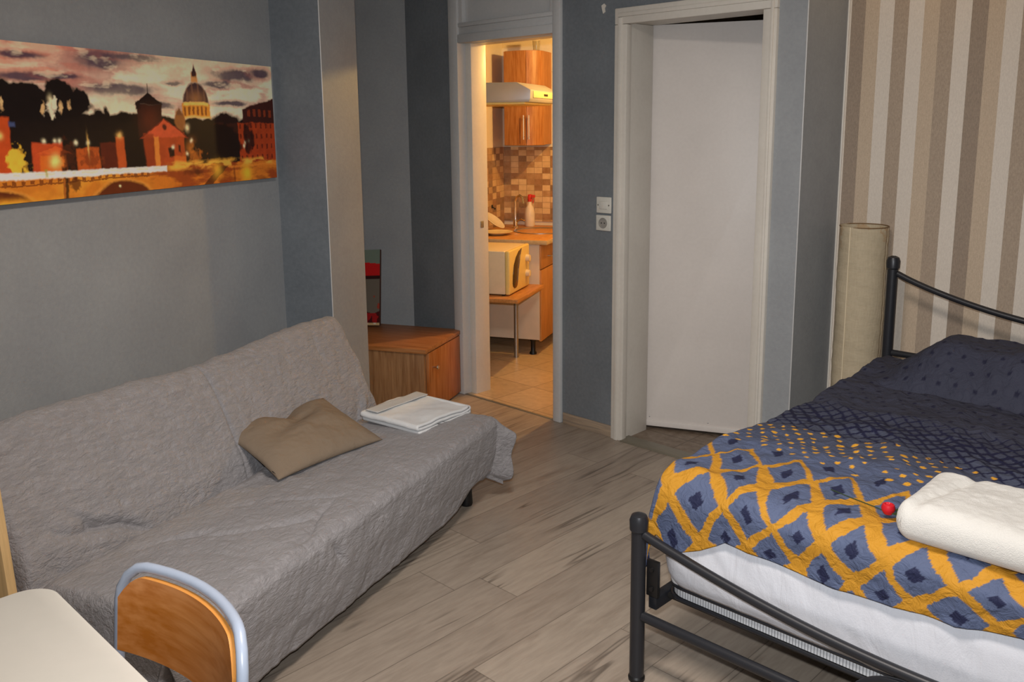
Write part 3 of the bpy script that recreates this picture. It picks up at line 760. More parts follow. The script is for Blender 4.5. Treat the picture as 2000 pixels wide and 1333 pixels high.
# ------------------------------------------------------------------ folded towel on the sofa
tw = thing('folded_hand_towel', 'white folded hand towel with embroidered band on the sofa end', 'towel')
def folded(w, l, n, th, seed, name, mat, parent, puff=.002, fold_side=1):
    """a cloth folded n times as one serpentine sheet"""
    sec = []
    for k in range(n):
        z = th*(k+.5); xs = np.linspace(-w/2, w/2, 26)
        if k % 2: xs = xs[::-1]
        ins = .004*k
        sec += [(x*(1-ins), z) for x in xs]
        if k < n-1:
            sd = 1 if k % 2 == 0 else -1
            for a_ in np.linspace(-80, 80, 5):
                sec.append((sd*(w/2*(1-ins)+th*.5*math.cos(R(a_))), th*(k+1)+th*.5*math.sin(R(a_))))
    sec = np.array(sec); ls = np.linspace(-l/2, l/2, 44)
    Xs = np.repeat(sec[:, 0][:, None], len(ls), 1); Zs = np.repeat(sec[:, 1][:, None], len(ls), 1); Ls = np.repeat(ls[None, :], len(sec), 0)
    hh = fbm(Xs*9+seed, Ls*9, 3, seed)-.5
    Zs = Zs*(1+.22*hh)+puff*hh*np.clip(Zs/th-.5, 0, 1)
    Ls = Ls+.006*(fbm(Zs*60, Xs*5, 2, seed+4)-.5)
    o = grid_mesh(name, np.stack([Xs, Ls, Zs], -1), mat, parent)
    m = o.modifiers.new('thick', 'SOLIDIFY'); m.thickness = th*.82; m.offset = 0
    return o
folded(.32, .33, 3, .014, 3, 'towel_cloth', M['towel_small'], tw, .016)
xs = np.linspace(-.158, .160, 40); ls = np.linspace(.075, .145, 14)
Xg, Lg = np.meshgrid(xs, ls); Zg = .0455+.0055*(fbm(Xg*14, Lg*14, 3, 8)-.3)
o = grid_mesh('embroidered_band', np.stack([Xg, Lg, Zg], -1), M['band'], tw)
m = o.modifiers.new('thick', 'SOLIDIFY'); m.thickness = .003; m.offset = 1
b = MB(); b.tube([(.158, y_, .026) for y_ in np.linspace(-.162, .162, 14)], .015, 10)
b.build('rolled_edge', M['towel_small'], tw)
place_cloth(tw, SO, RS, -.268, -.005, .388, R(78))

# ------------------------------------------------------------------ pine cabinet at the far left
t = thing('pine_board', 'pale pine board standing at the left end of the sofa behind the white table', 'board', SO, RS)
b = MB(); b.prism([(-.462, 0), (-.430, .42), (-.452, .76), (-.78, .76), (-.78, 0)], -1.775, -1.75, 'y', .002); b.build('panel', M['pine'], t)
b = MB(); b.box(-.78, -.74, -1.75, -1.70, 0, .74, .002); b.build('batten', M['pine'], t)

# ------------------------------------------------------------------ white table and chair in the foreground
t = thing('dining_table', 'off-white laminate table with rounded corners in the foreground', 'table', (-1.18, .13, 0))
def rrect(x0, x1, y0, y1, r, n=8):
    pts = []
    for cx_, cy_, a0 in ((x1-r, y1-r, 0), (x0+r, y1-r, 90), (x0+r, y0+r, 180), (x1-r, y0+r, 270)):
        pts += [(cx_+r*math.cos(R(a0+90*i/n)), cy_+r*math.sin(R(a0+90*i/n))) for i in range(n+1)]
    return pts
b = MB(); b.prism(rrect(-.595, .595, -.37, .374, .06), .722, .75, 'z', .004); b.build('tabletop', M['table_white'], t)
for sx in (-.5, .5):
    for sy in (-.29, .27):
        b = MB(); b.tube([(sx, sy, 0), (sx, sy, .722)], .018, 14); b.build('leg', M['tube_blue'], t)
for ya in (.255, -.305):
    b = MB(); b.box(-.5, .5, ya, ya+.03, .67, .722, .003); b.build('apron', M['tube_blue'], t)

t = thing('chair', 'plywood school chair with pale blue tube frame pushed under the table', 'chair', (-1.392, .555, 0), R(3.5))
def arc_y(x): return .052*(1-(x/.205)**2)
zt = .822; hw = .205
path = []
def lean(z): return (z-.44)*.10
for z in (.30, .45, .6, .70, .753): path.append((-hw, lean(z)-0.0, z))
for a_ in (20, 45, 70, 90): path.append((-hw+.055*(1-math.cos(R(a_))), 0, (.753)+.069*math.sin(R(a_))))
for x in np.linspace(-hw+.08, hw-.08, 9): path.append((x, 0, zt))
for a_ in (90, 70, 45, 20): path.append((hw-.055*(1-math.cos(R(a_))), 0, (.753)+.069*math.sin(R(a_))))
for z in (.753, .70, .6, .45, .30): path.append((hw, 0, z))
path = [(x, lean(z)+arc_y(x), z) for x, y, z in path]
b = MB(); b.tube(path, .0098, 12); b.build('back_frame', M['tube_blue'], t)
bx = MB()
nx, nz = 33, 13
def bs(x, s_): # plywood shell hugging the tube, in front of it
    return lambda: 0
top_out, bot = .810, .655
G1, G2 = [], []
for j in range(nz):
    f = j/(nz-1); r1, r2 = [], []
    for i in range(nx):
        u = -1+2*i/(nx-1); x = u*.192
        ztop = top_out-.045*max(0, (abs(u)-.72)/.28)**2; zb = bot+.008*(abs(u))**2
        z = zb+(ztop-zb)*f
        y = lean(z)+.052*(1-(x/.205)**2)-.012
        r1.append((x, y-.005, z)); r2.append((x, y+.005, z))
    G1.append(r1); G2.append(r2)
V1 = bx.quadgrid(G1, M['ply']); V2 = bx.quadgrid(G2, M['ply'])
i_e = bx.mi(M['ply_edge'])
ring = lambda Vv: Vv[0][:]+[r[-1] for r in Vv[1:]]+Vv[-1][::-1][1:]+[r[0] for r in Vv[::-1][1:-1]]
ra, rb = ring(V1), ring(V2)
for i in range(len(ra)):
    j = (i+1) % len(ra); f_ = bx.bm.faces.new((ra[i], ra[j], rb[j], rb[i])); f_.material_index = i_e
bx.build('backrest', None, t)
b = MB(); b.prism(rrect(-.20, .20, -.37, .02, .05), .43, .442, 'z', .003); b.build('seat', M['ply'], t)
for sx in (-1, 1):
    b = MB(); b.tube([(sx*hw, lean(.30), .31), (sx*hw, .0, .18), (sx*hw, .03, .0)], .0098, 12); b.build('leg', M['tube_blue'], t)
    b = MB(); b.tube([(sx*.19, 0, .42), (sx*.19, -.33, .42), (sx*.19, -.355, .40), (sx*.19, -.37, .0)], .0098, 12); b.build('leg', M['tube_blue'], t)

# ------------------------------------------------------------------ bed
BX, BY0, BY1, BW = -1.40, 1.944, 3.70, 1.60
bed = thing('bed_frame', 'anthracite metal tube bed frame with curved rails against the striped wall', 'bed', (BX, BY0, 0))
L = BY1-BY0
def post(x, y, h):
    b = MB(); b.tube([(x, y, .012), (x, y, h-.03)], .0215, 20); p = b.build('post', M['black_metal'], bed)
    b = MB(); b.lathe([(.0, 0), (.024, 0), (.025, .010), (.0215, .016)], (x, y, 0), 20); b.build('foot_cap', M['black'], p)
    b = MB(); b.lathe([(.0215, h-.055), (.0265, h-.050), (.0275, h-.02), (.022, h-.006), (.010, h), (0, h+.0005)], (x, y, 0), 20); b.build('post_cap', M['black_metal'], p)
for x in (0, BW):
    post(x, 0, .525); post(x, L, 1.072)
def rail(name, y, f, r, x0=.02, x1=BW-.02):
    b = MB(); b.tube([(x, y, f(x)) for x in np.linspace(x0, x1, 40)], r, 12); return b.build(name, M['black_metal'], bed)
rail('foot_rail', 0, lambda x: .470-.105*math.sin(math.pi*x/BW)**.9 if 0 < x < BW else .47, .0135)
rail('foot_lower_rail', 0, lambda x: .210, .0145)
rail('head_rail', L, lambda x: 1.012-.165*math.sin(math.pi*x/BW)**.80 if 0 < x < BW else 1.012, .0125)
rail('head_lower_rail', L, lambda x: .662, .0135)
b = MB(); b.tube([(.62+.14*math.cos(a_)+.14, 0, .21+.13*math.sin(a_)) for a_ in np.linspace(0, math.pi, 20)], .008, 10); b.build('foot_arch', M['black_metal'], bed)
for x in (.03, BW-.03):
    b = MB(); b.box(x-.014, x+.014, .03, L-.03, .225, .265, .003); b.build('side_rail', M['black_metal'], bed)
for k_ in range(9):
    y = .12+k_*(L-.24)/8
    b = MB(); b.box(.044, BW-.044, y-.02, y+.02, .245, .255, .002); b.build('slat', M['black_metal'], bed)
for x in (.045, BW-.045):
    b = MB(); b.box(x-.025, x+.014, .012, .026, .275, .385, .002); b.tube([(x-.005, .006, .36), (x-.005, .03, .36)], .007, 8); b.tube([(x-.005, .006, .30), (x-.005, .03, .30)], .007, 8)
    b.build('bracket', M['black'], bed)

# mattress
MX0, MX1, MY0, MY1 = BX+.035, BX+BW-.035, 2.012, 3.66
mt = thing('mattress', 'white mattress with ribbed grey edge tape in the metal bed frame', 'mattress', (MX0, MY0, 0))
mw, ml = MX1-MX0, MY1-MY0
b = MB(); b.box(0.006, mw-.006, .004, ml-.004, .275, .525, .045, 5); b.build('mattress_core', M['mattress'], mt)
def loop(z, g, r, n=10, dz=0.0):
    pts = rrect(-g, mw+g, -g, ml+g, .06, 6)
    return [(p[0], p[1], z) for p in pts]
b = MB()
pts = rrect(.012, mw-.012, .012, ml-.012, .06, 6)
G = []
for z, g in ((.2645, .006), (.268, .0), (.292, .0), (.2955, .006)):
    q = rrect(.010+g, mw-.010-g, .010+g, ml-.010-g, .06, 6); q.append(q[0]); G.append([(p[0], p[1], z) for p in q])
b.quadgrid(G); b.build('border_tape', M['tape'], mt)
for z in (.2985, .262):
    b = MB(); b.tube([(p[0], p[1], z) for p in rrect(.006, mw-.006, .006, ml-.006, .06, 6)], .0055, 8, closed=True); b.build('piping', M['black_metal'], mt)
b = MB(); b.tube([(.70+.045*math.cos(a_), -.004, .262-.05*math.sin(a_)*-.9) for a_ in np.linspace(0, math.pi, 14)], .006, 8)
b.build('handle_strap', M['black'], mt)
b = MB(); b.box(.012, mw-.012, .012, ml-.012, .248, .262, .003); b.build('mattress_underside', M['dark'], mt)

# fitted sheet: perimeter skirt hugging the mattress with a soft bulge, open below
per = rrect(0, mw, 0, ml, .075, 10); per.append(per[0]); per = np.array(per)
dd = np.r_[0, np.cumsum(np.hypot(*np.diff(per, axis=0).T))]
q = np.linspace(0, dd[-1], 700); qx = np.interp(q, dd, per[:, 0]); qy = np.interp(q, dd, per[:, 1])
cxm, cym = mw/2, ml/2
nxp = np.gradient(qy, q); nyp = -np.gradient(qx, q)
zs = np.r_[np.linspace(.303, .50, 22), [.52, .533, .540]]
ins = np.r_[np.interp(np.linspace(0, 1, 22), [0, .15, .5, .85, 1], [.004, -.012, -.022, -.014, -.006]), [.006, .03, .08]]
G = []
for i, (z, g) in enumerate(zip(zs, ins)):
    w = .006*(fbm(q*7, q*0+z*5, 3, 3)-.5)+.004*(ridge(q*14+z*12, q*0+z*4, 2, 8)-.6)
    G.append(np.stack([qx-nxp*(g)*-1*-1+nxp*w*0, qy, q*0+z+(.008*(fbm(q*3, q*0, 2, 5)-.5) if i == 0 else 0)], -1))
    # push along the outward normal
    ox = np.where(np.hypot(nxp, nyp) > 0, nxp, 0); oy = nyp
    G[-1][:, 0] = qx+ox*(-g+w); G[-1][:, 1] = qy+oy*(-g+w)
sh = grid_mesh('fitted_sheet', np.array(G), M['sheet']); sh.location = (MX0, MY0, 0)
tag(sh, 'white fitted sheet pulled over the mattress below the duvet hem', 'sheet')
m = sh.modifiers.new('thick', 'SOLIDIFY'); m.thickness = .002; m.offset = 0

# ------------------------------------------------------------------ duvet
xs = np.r_[np.linspace(-1.462, -.30, 330), np.linspace(-.29, .235, 60)]
ys = np.linspace(-.17, 1.70, 470)       # cloth length from the foot fold of the bed, metres
U, V = np.meshgrid(xs, ys)
hemz = np.interp(xs, [-1.46, -1.40, -1.36, -1.33, -1.29, -1.22, -1.17, -1.145, -1.08, -.93, -.84, -.73, -.63, -.56, -.47, -.43, .3],
                 [.50, .50, .455, .435, .428, .458, .488, .507, .502, .496, .490, .496, .502, .504, .522, .530, .54])
# arc along the foot: below V=0 hangs over the foot edge
def duvet_xyz(U, V):
    ydge = 1.985
    rad = .075
    hang = np.clip(-V, 0, None)
    yy = np.where(V >= rad, ydge+V, 0.0)
    ang = np.clip((rad-V)/rad*1.0, 0, math.pi/2)   # rounding over the edge
    y_round = ydge+rad-rad*np.sin(ang); dz_round = -rad*(1-np.cos(ang))
    over = np.clip((rad-V)-rad*math.pi/2, 0, None)
    Y = np.where(V >= rad, ydge+V, y_round); DZ = np.where(V >= rad, 0, dz_round-over)
    return Y, DZ
Y, DZ = duvet_xyz(U, V)
top = .655*np.ones_like(U)
# stretch the hanging part so that its lowest row meets the measured hem
low = DZ[0:1, :]; target = np.repeat(hemz[None, :], len(ys), 0)
k = (target-top)/low; DZ = DZ*np.where(DZ < 0, k, 1)
Z = top+DZ
bump_x = sstep(-1.30, -1.06, U); hb = sstep(3.22, 3.40, Y)*sstep(3.72, 3.56, Y)
Z += .155*bump_x*hb+.02*sstep(3.3, 3.45, Y)*(1-bump_x)*sstep(3.68, 3.58, Y)
Z -= .030*np.exp(-((Y-3.245-.06*np.clip(U+1.0, -.3, .5))/.028)**2)*sstep(-1.35, -1.1, U)
Z -= .06*sstep(3.60, 3.70, Y)
# left edge rolls down over the side
ex = -1.395; tt = np.clip(ex+.045-U, 0, None)
PXd = np.where(tt > 0, ex+.045-.055*(1-np.exp(-tt/.05)), U)
Z -= np.where(tt > 0, np.clip(tt*1.0, 0, .3)*sstep(0, .05, tt)*1.5, 0)
# soft lumps and creases
amp = sstep(-.17, .05, V)
Z += amp*(.034*(fbm(U*3.2, V*3.2, 3, 12)-.5)+.022*(ridge(U*5+V*2, V*6-U, 3, 6)-.6)+.011*(ridge(U*13+V*3, V*11+U*4, 2, 9)-.6))
Y += (1-amp)*(-.016*(ridge(U*8, V*5, 2, 4)-.5))-.010*np.exp(-((V+.05)/.06)**2)
# a shallow hollow where the towel lies
Pd = np.stack([PXd, Y, Z], -1)
# print pattern in cloth coordinates
ZB = .655+.155*bump_x*hb; arc = np.cumsum(np.hypot(np.gradient(V, axis=0), np.gradient(ZB, axis=0)), 0); arc = arc-arc[:1]+V[:1]
pu = U+.026*(fbm(U*6, V*6, 3, 51)-.5)*2; pv = arc+1.99+.034*(fbm(U*5+7, V*5, 3, 52)-.5)*2
jag = .004*(vnoise(U*160, V*60, 77)-.5)*2
C = np.zeros(U.shape+(3,)); 
slate_f, slate_m, slate_h = L3((82, 92, 120)), L3((70, 75, 94)), L3((58, 60, 76))  # slate darkens to the head: cloth colour with some light falloff painted in
wv = pv+.03*(vnoise(U*4, V*0, 60)-.5)
f1 = sstep(2.25, 2.6, wv)[..., None]; f2 = sstep(2.6, 3.0, wv)[..., None]
C[:] = slate_f*(1-f1)+slate_m*f1; C = C*(1-f2)+slate_h*f2
C *= (.90+.20*fbm(U*9, V*9, 3, 70))[..., None]
def putc(mask, c): C[mask] = L3(c)
# diamonds
a_ = (pu+.035)/.150; c_ = (pv+.0)/.230
d1_, d2_ = a_+c_, a_-c_
i1, i2 = np.floor(d1_), np.floor(d2_); e1, e2 = np.abs(d1_-i1-.5)*2, np.abs(d2_-i2-.5)*2
m_ = np.maximum(e1, e2)+jag*9
cellc = (i1-i2+1)/2*.230                      # Y of the cell centre
cen = cellc
zone = cen < 2.33
edge_on = pv < 2.385
thr_ = .75+.16*(fbm(U*11, V*11, 2, 53)-.5)*2
putc(zone & edge_on & (m_ > thr_), (186, 132, 40))
putc((cen < 2.42) & (pv < 2.46) & (m_ < .25), (34, 38, 66))
# yellow specks
gx, gy = pu/.046+.5*(np.floor(pv/.034) % 2), pv/.034
hx = vnoise(np.floor(gx)*7.3+.1, np.floor(gy)*3.1+.2, 91)
dr_ = np.hypot((gx-np.floor(gx)-.5-.3*(hx-.5))*.046, (gy-np.floor(gy)-.5+.3*(hx-.5))*.034)
putc((wv > 2.30) & (wv < 2.60) & ~((cen < 2.33) & edge_on) & (dr_ < .0045+.008*np.clip(hx-.15, 0, 1)) & (hx > .28), (222, 162, 52))
# dark net
n1_, n2_ = pu/.050+pv/.050, pu/.050-pv/.050
e1, e2 = np.abs(n1_-np.floor(n1_)-.5)*2, np.abs(n2_-np.floor(n2_)-.5)*2
netw = .60+.28*np.abs(wv-2.73)/.15
putc((wv > 2.58) & (wv < 2.90) & (np.maximum(e1, e2)+jag*20 > netw), (28, 30, 58))
# small dark spots to the head
gx, gy = pu/.062+.5*(np.floor(pv/.052) % 2), pv/.052
hx = vnoise(np.floor(gx)*5.3+.1, np.floor(gy)*2.7+.2, 95)
dr_ = np.hypot((gx-np.floor(gx)-.5-.3*(hx-.5))*.062, (gy-np.floor(gy)-.5+.3*(hx-.5))*.052)
putc((wv > 2.92) & (dr_ < .0075), (34, 35, 56))
du = grid_mesh('duvet', Pd, M['duvet'], None, C)
tag(du, 'navy and mustard ikat patterned duvet spread over the bed', 'duvet')
m = du.modifiers.new('thick', 'SOLIDIFY'); m.thickness = .012; m.offset = -1

# ------------------------------------------------------------------ bath towel and rose on the bed
bt = thing('bath_towel', 'thick white folded bath towel on the patterned duvet', 'towel', (-.452, 2.150, .655), R(1))
def towel_stack(w, l, n, th, parent):
    sec = []; r = th*.5
    for k in range(n):
        z = th*(k+.5); x_ = np.linspace(-w/2, w/2, 30)
        if k % 2: x_ = x_[::-1]
        sec += [(x, z) for x in x_]
        if k < n-1:
            sd = 1 if k % 2 == 0 else -1
            sec += [(sd*(w/2+r*math.cos(R(a))), th*(k+1)+r*math.sin(R(a))) for a in np.linspace(-75, 75, 5)]
    return np.array(sec)
def rounded_slab(w, l, h, r, nu=70, seed=0):
    u = np.linspace(-1, 1, nu)
    Ux, Uy = np.meshgrid(u, u)
    n = 5.0
    x, y = Ux*w/2, Uy*l/2
    dx = np.clip(np.abs(Ux)*w/2-(w/2-r), 0, r)/r; dy = np.clip(np.abs(Uy)*l/2-(l/2-r), 0, r)/r
    hh = np.maximum(np.hypot(dx, dy), 1.0); sx_ = np.sign(Ux); sy_ = np.sign(Uy)
    x = np.where(hh > 1, sx_*(w/2-r+dx/hh*r), x); y = np.where(hh > 1, sy_*(l/2-r+dy/hh*r), y); dx, dy = dx/hh, dy/hh
    f = np.sqrt(np.clip(1-np.clip(dx**2+dy**2, 0, 1), 0, 1))
    return x, y, f
W_, L_, H_ = .54, .30, .095
x, y, f = rounded_slab(W_, L_, H_, .038, 120)
zt_ = H_*.5+f*H_*.5+.022*(fbm(x*7, y*7, 3, 3)-.5)*f+.004*f*(fbm(x*60, y*60, 2, 5)-.5)-.010*np.exp(-((x+W_*.5-.07-y*.25)/.016)**2)*f; zb_ = H_*.5-f*H_*.5
edge_o = 0.0
G = np.concatenate([np.stack([x, y, zt_], -1), np.stack([x, y, zb_], -1)[::-1]], 0)
weld(grid_mesh('towel_cloth', G, M['towel'], bt))
rz_ = thing('fabric_rose', 'small red rose lying beside the white bath towel on the duvet', 'flower', (-.768, 2.105, .668), R(20))
b = MB()
b.lathe([(0, -.002), (.010, .0), (.015, .008), (.0165, .016), (.014, .024), (.010, .026), (.006, .022), (0, .024)], (0, 0, 0), 14)
for k in range(6):
    a = k*1.05; b.tube([(.010*math.cos(a+s_), .010*math.sin(a+s_), .010+.012*abs(math.sin(s_*2))) for s_ in np.linspace(0, 1.2, 6)], .0045, 6)
b.build('bloom', M['red'], rz_)
b = MB(); b.tube([(0, 0, .003), (-.03, .02, .004), (-.08, .05, .004), (-.14, .085, .006)], .0013, 6); b.build('stem', M['green'], rz_)
for sx, sy in ((.018, -.012), (.024, .012)):
    b = MB(); b.prism([(0, 0), (.012, .010), (.034, .006), (.04, -.002), (.030, -.009), (.010, -.008)], -.001, .001, 'z')
    for v in b.bm.verts: v.co.z += .006+.2*v.co.x; v.co.x += sx*.5; v.co.y += sy
    b.build('leaf', M['green'], rz_)

# ------------------------------------------------------------------ paper floor lamp in the corner
fl_ = thing('paper_floor_lamp', 'tall cream paper cylinder lamp with brown stains beside the bed head', 'lamp', (-1.572, 3.800, 0))
b = MB(); b.lathe([(.0, .0), (.092, .0), (.096, .008), (.095, .018), (0, .018)], (0, 0, 0), 40); b.build('base', M['white_plastic'], fl_)
b = MB()
G = []
for z in np.linspace(.018, 1.178, 60):
    G.append([((.1005+.0012*math.sin(z*90+a*2)+.0015*math.sin(z*17+a*3))*math.cos(a), (.1005+.0012*math.sin(z*90+a*2)+.0015*math.sin(z*17+a*3))*math.sin(a), z) for a in np.linspace(0, 2*math.pi, 61)])
b.quadgrid(G); o = b.build('shade', M['paper'], fl_)
m = o.modifiers.new('thick', 'SOLIDIFY'); m.thickness = .0015
a0 = R(-100)
b = MB(); b.tube([(.102*math.cos(a0), .102*math.sin(a0), .02), (.102*math.cos(a0), .102*math.sin(a0), 1.176)], .0022, 6); b.build('seam', plain('pale paper seam', (226, 210, 180), .8), fl_)
b = MB(); b.tube([(.100*math.cos(a), .100*math.sin(a), 1.176) for a in np.linspace(0, 2*math.pi, 40, endpoint=False)], .0025, 6, closed=True)
b.build('rim_wire', plain('rusty wire', (120, 92, 60), .6), fl_)

# ------------------------------------------------------------------ kitchen: cabinets, hood, microwave, small things
t = thing('base_cabinet', 'kitchen base cabinet with worn white side and wood front', 'cabinet', OB, RO)
b = MB(); b.box(.03, .592, .80, .818, .115, .80, .002); b.build('side_panel', M['white_board'], t)
b = MB(); b.box(.03, .585, .818, 1.69, .115, .80, .002); b.build('carcass', M['white_board'], t)
b = MB(); b.box(.585, .604, .803, 1.22, .625, .795, .002); dr = b.build('drawer', M['beech'], t)
b = MB(); b.tube([(.604, .96, .70), (.628, .96, .70), (.628, 1.08, .70), (.604, 1.08, .70)], .0045, 8); b.build('handle', M['chrome'], dr)
b = MB(); b.box(.585, .604, .803, 1.22, .105, .617, .002); dr = b.build('door', M['beech'], t)
b = MB(); b.tube([(.604, 1.16, .42), (.628, 1.16, .42), (.628, 1.16, .54), (.604, 1.16, .54)], .0045, 8); b.build('handle', M['chrome'], dr)
b = MB(); b.box(.585, .604, 1.224, 1.69, .105, .795, .002); b.build('filler_panel', M['beech'], t)
for lx, ly in ((.53, .84), (.53, 1.6), (.1, .84), (.1, 1.6)):
    b = MB(); b.lathe([(0, 0), (.026, 0), (.026, .012), (.017, .025), (.017, .09), (.028, .115), (0, .116)], (lx, ly, 0), 14); b.build('foot', M['black'], t)
ctp = thing('worktop', 'wood laminate kitchen worktop with a chipped front edge', 'worktop', OB, RO)
b = MB(); b.box(.012, .652, .785, 1.705, .803, .832, .003); b.build('slab', M['worktop'], ctp)
b = MB(); b.box(.012, .652, .780, .786, .802, .831, .001); b.box(.648, .6535, .785, 1.70, .802, .831, .001); b.build('edge_band', M['worktop_edge'], ctp)

sk = thing('sink', 'round stainless steel sink set into the kitchen worktop', 'sink', OB, RO)
sc_ = (.44, 1.32, 0)
b = MB(); b.lathe([(.205, .833), (.205, .838), (.190, .838), (.180, .832), (.165, .77), (.10, .71), (0, .70)], sc_, 40); b.build('bowl', M['steel'], sk)
b = MB(); b.lathe([(.022, .702), (.02, .706), (0, .705)], sc_, 16); b.build('drain', M['chrome'], sk)
fc = thing('faucet', 'tall chrome mixer tap behind the kitchen sink', 'tap', OB, RO)
b = MB(); b.lathe([(.026, .832), (.026, .838), (.018, .846), (.018, .895), (.012, .90), (0, .90)], (.19, 1.46, 0), 18); b.build('body', M['chrome'], fc)
b = MB(); b.tube([(.19, 1.46, .89), (.19, 1.46, 1.04), (.205, 1.45, 1.075), (.235, 1.43, 1.09), (.265, 1.41, 1.075), (.275, 1.405, 1.03)], .009, 10); b.build('spout', M['chrome'], fc)
b = MB(); b.tube([(.205, 1.45, .885), (.25, 1.42, .91), (.285, 1.40, .90)], .006, 8); b.build('lever', M['chrome'], fc)
sp = thing('spray_bottle', 'clear white spray bottle with a red trigger by the kitchen sink', 'bottle', OB, RO)
c_ = (.262, 1.60, 0)
b = MB(); b.lathe([(0, .833), (.036, .833), (.040, .845), (.040, .93), (.034, .975), (.016, 1.005), (.014, 1.03), (0, 1.03)], c_, 24); b.build('bottle_body', M['bottle'], sp)
b = MB(); b.box(c_[0]-.012, c_[0]+.012, c_[1]-.018, c_[1]+.03, 1.045, 1.085, .006); b.box(c_[0]-.009, c_[0]+.045, c_[1]-.012, c_[1]+.008, 1.06, 1.082, .004)
b.lathe([(.017, 1.028), (.017, 1.05), (0, 1.05)], c_, 14); b.build('spray_head', M['redp'], sp)
b = MB(); b.tube([(c_[0]+.02, c_[1], 1.058), (c_[0]+.03, c_[1], 1.035), (c_[0]+.026, c_[1], 1.015)], .004, 8); b.build('trigger', M['redp'], sp)
def dish(name, label, c, r, h, mat, tilt=0):
    b = MB(); b.lathe([(0, 0), (r*.5, 0), (r*.55, .004), (r*.95, h), (r, h+.003), (r*.96, h+.005), (r*.52, .010), (0, .009)], (0, 0, 0), 40)
    o = b.build(name, mat); o.matrix_world = Matrix.Translation(Vector(OB)) @ Matrix.Rotation(RO, 4, 'Z') @ Matrix.Translation(c) @ Matrix.Rotation(tilt, 4, 'Y')
    return o
tag(dish('dinner_plate', 'cream dinner plate lying flat on the kitchen worktop near the sink', (.20, 1.02, .835), .115, .018, M['plate']), 'cream dinner plate upside up beside the kitchen sink', 'plate')
o = dish('side_plate', '', (.10, 1.20, .905), .095, .016, plain('white ceramic', (216, 206, 190), .25), R(38))
tag(o, 'white plate propped up against the tiled kitchen wall', 'plate')
jr = thing('metal_shaker', 'slim steel and dark shaker at the left end of the worktop', 'shaker', OB, RO)
b = MB(); b.lathe([(0, .833), (.020, .833), (.020, .905), (0, .905)], (.152, .90, 0), 18); b.build('body', M['steel'], jr)
b = MB(); b.lathe([(.0205, .900), (.021, .93), (.014, .945), (0, .945)], (.152, .90, 0), 18); b.build('cap', M['chrome'], jr)
hk = thing('wall_hook', 'small black hook on the tiled kitchen wall', 'hook', OB, RO)
b = MB(); b.box(.008, .013, 1.415, 1.440, .985, 1.012, .002); b.build('hook_base', M['black'], hk)
b = MB(); b.tube([(.012, 1.428, .995), (.028, 1.428, .985), (.032, 1.428, .975), (.036, 1.428, .988)], .004, 8); b.build('hook_arm', M['black'], hk)

# wall cabinet with bowed doors on the kitchen back wall
wc = thing('wall_cabinet', 'cherry wood wall cabinet with bowed doors on the kitchen back wall', 'cabinet', OB, RO)
Z0, Z1 = 1.472, 2.17
arcp = [(.125, 1.41), (.19, 1.392), (.25, 1.385), (.308, 1.387)]
arcq = [(.311, 1.387), (.35, 1.40), (.385, 1.425), (.408, 1.46), (.418, 1.50)]
b = MB(); b.prism([(.128, 1.715), (.128, 1.43), (.25, 1.402), (.31, 1.404), (.38, 1.436), (.405, 1.50), (.407, 1.715)], Z0+.003, Z1, 'z', 0); b.build('carcass', M['ukcab'], wc)
def bowed(arc, name, hx):
    t_ = .016; inner = [(x, y+t_) for x, y in arc][::-1]
    b = MB(); b.prism(arc+inner, Z0, Z1-.004, 'z', 0); dr = b.build(name, M['ukcab'], wc)
    x, y = hx
    b = MB(); b.tube([(x, y, 1.535), (x, y-.028, 1.535)], .003, 6); b.tube([(x, y, 1.675), (x, y-.028, 1.675)], .003, 6); b.tube([(x, y-.028, 1.515), (x, y-.028, 1.695)], .0045, 8)
    b.build('handle', M['chrome'], dr)
bowed(arcp, 'door', (.295, 1.388)); bowed(arcq, 'door', (.335, 1.395))
gl = thing('drinking_glass', 'small clear glass standing on the kitchen wall cabinet', 'glass', OB, RO)
g_ = NT('clear glass', .05, .5); g_.b.inputs['Transmission Weight'].default_value = .9; g_.color((230, 226, 216)); 
b = MB(); b.lathe([(0, 2.172), (.024, 2.172), (.030, 2.245), (.028, 2.245), (.022, 2.178), (0, 2.177)], (.355, 1.50, 0), 20); b.build('tumbler', g_.m, gl)
cb_ = thing('wall_cable', 'thin white cable running along the kitchen back wall', 'cable', OB, RO)
b = MB(); b.tube([(.30+.02*i, 1.716, 2.12-.016*i+.004*math.sin(i*1.3)) for i in range(14)], .003, 6); b.build('wire', M['white_plastic'], cb_)

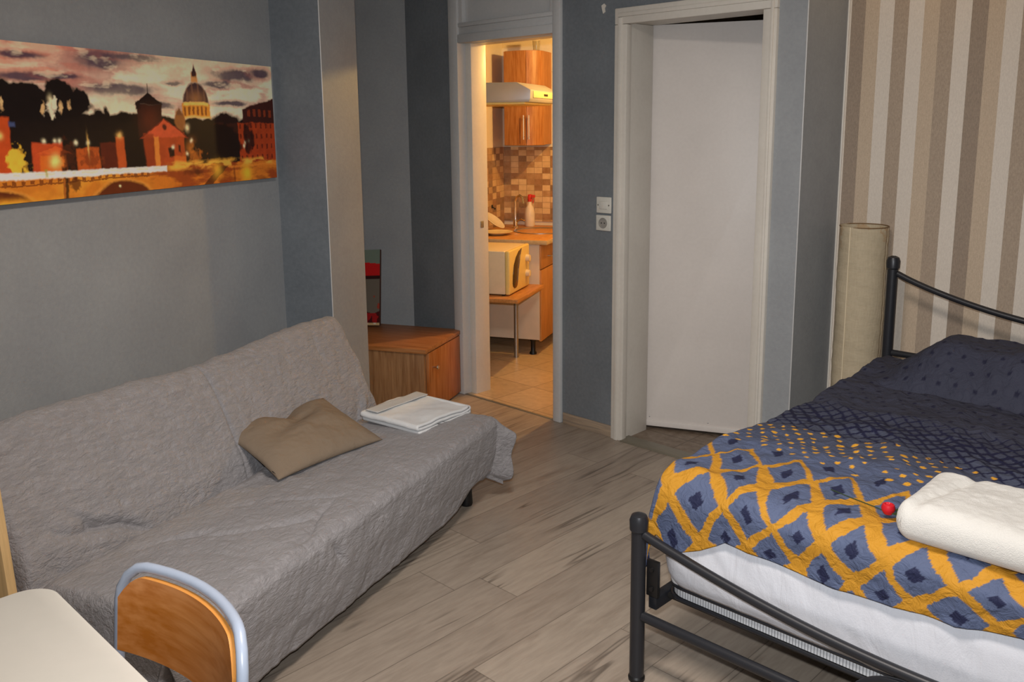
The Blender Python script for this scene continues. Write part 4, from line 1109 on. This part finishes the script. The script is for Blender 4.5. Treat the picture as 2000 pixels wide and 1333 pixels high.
# range hood on the kitchen's left wall
hd = thing('range_hood', 'grey metal range hood in the kitchen with sloping front', 'hood', OB, RO)
b = MB()
pr = [(.005, 1.765), (.672, 1.765), (.680, 1.785), (.683, 1.840), (.590, 1.888), (.005, 1.892)]
b.prism(pr, .345, .95, 'y', .002); hb_ = b.build('canopy', M['hood_steel'], hd)
b = MB(); b.box(.681, .686, .40, .90, 1.792, 1.834, .002); b.build('front_panel', plain('cream hood front', (222, 200, 150), .4), hd)
b = MB(); b.box(.685, .689, .62, .70, 1.806, 1.820, .001); b.build('control_badge', M['black'], hd)
b = MB(); b.box(.05, .64, .36, .93, 1.752, 1.766, .003); b.build('filter_panel', M['cream_front'], hd)

# bench table with microwave
bn = thing('side_table', 'small beech table carrying the microwave in the kitchen', 'table', OB, RO)
b = MB(); b.prism(rrect(.09, .640, .19, .765, .012, 4), .500, .525, 'z', .002); b.build('tabletop', M['beech_h'], bn)
for lx, ly in ((.445, .715), (.12, .72), (.13, .235)):
    b = MB(); b.tube([(lx, ly, .006), (lx, ly, .50)], .016, 14); b.lathe([(0, 0), (.017, 0), (.017, .008), (0, .008)], (lx, ly, 0), 14); b.build('leg', M['steel'], bn)
mw_ = thing('microwave', 'cream microwave oven with rounded door window on the small beech table', 'microwave', OB, RO)
b = MB(); b.box(.14, .520, .285, .700, .535, .820, .006, 3); b.build('casing', M['cream_plastic'], mw_)
b = MB()
b.box(.520, .552, .285, .700, .533, .822, .010, 3); b.build('front_panel', M['cream_front'], mw_)
b = MB()
wpts = [(.345, .60), (.352, .58), (.375, .565), (.41, .562), (.435, .575), (.448, .60), (.47, .68), (.495, .75), (.530, .812), (.47, .80), (.41, .765), (.37, .72), (.35, .66)]
b.prism(wpts, .551, .555, 'x', .001); b.build('door_window', M['glass_dark'], mw_)
for z in (.625, .73):
    b = MB(); b.lathe([(0, .028), (.022, .026), (.025, .0)], (.552, .635, z), 18, axis='x'); b.build('knob', M['cream_plastic'], mw_)
for ly in (.31, .675):
    for lx in (.18, .50):
        b = MB(); b.lathe([(0, .525), (.012, .525), (.014, .536), (0, .537)], (lx, ly, 0), 10); b.build('foot', M['black'], mw_)
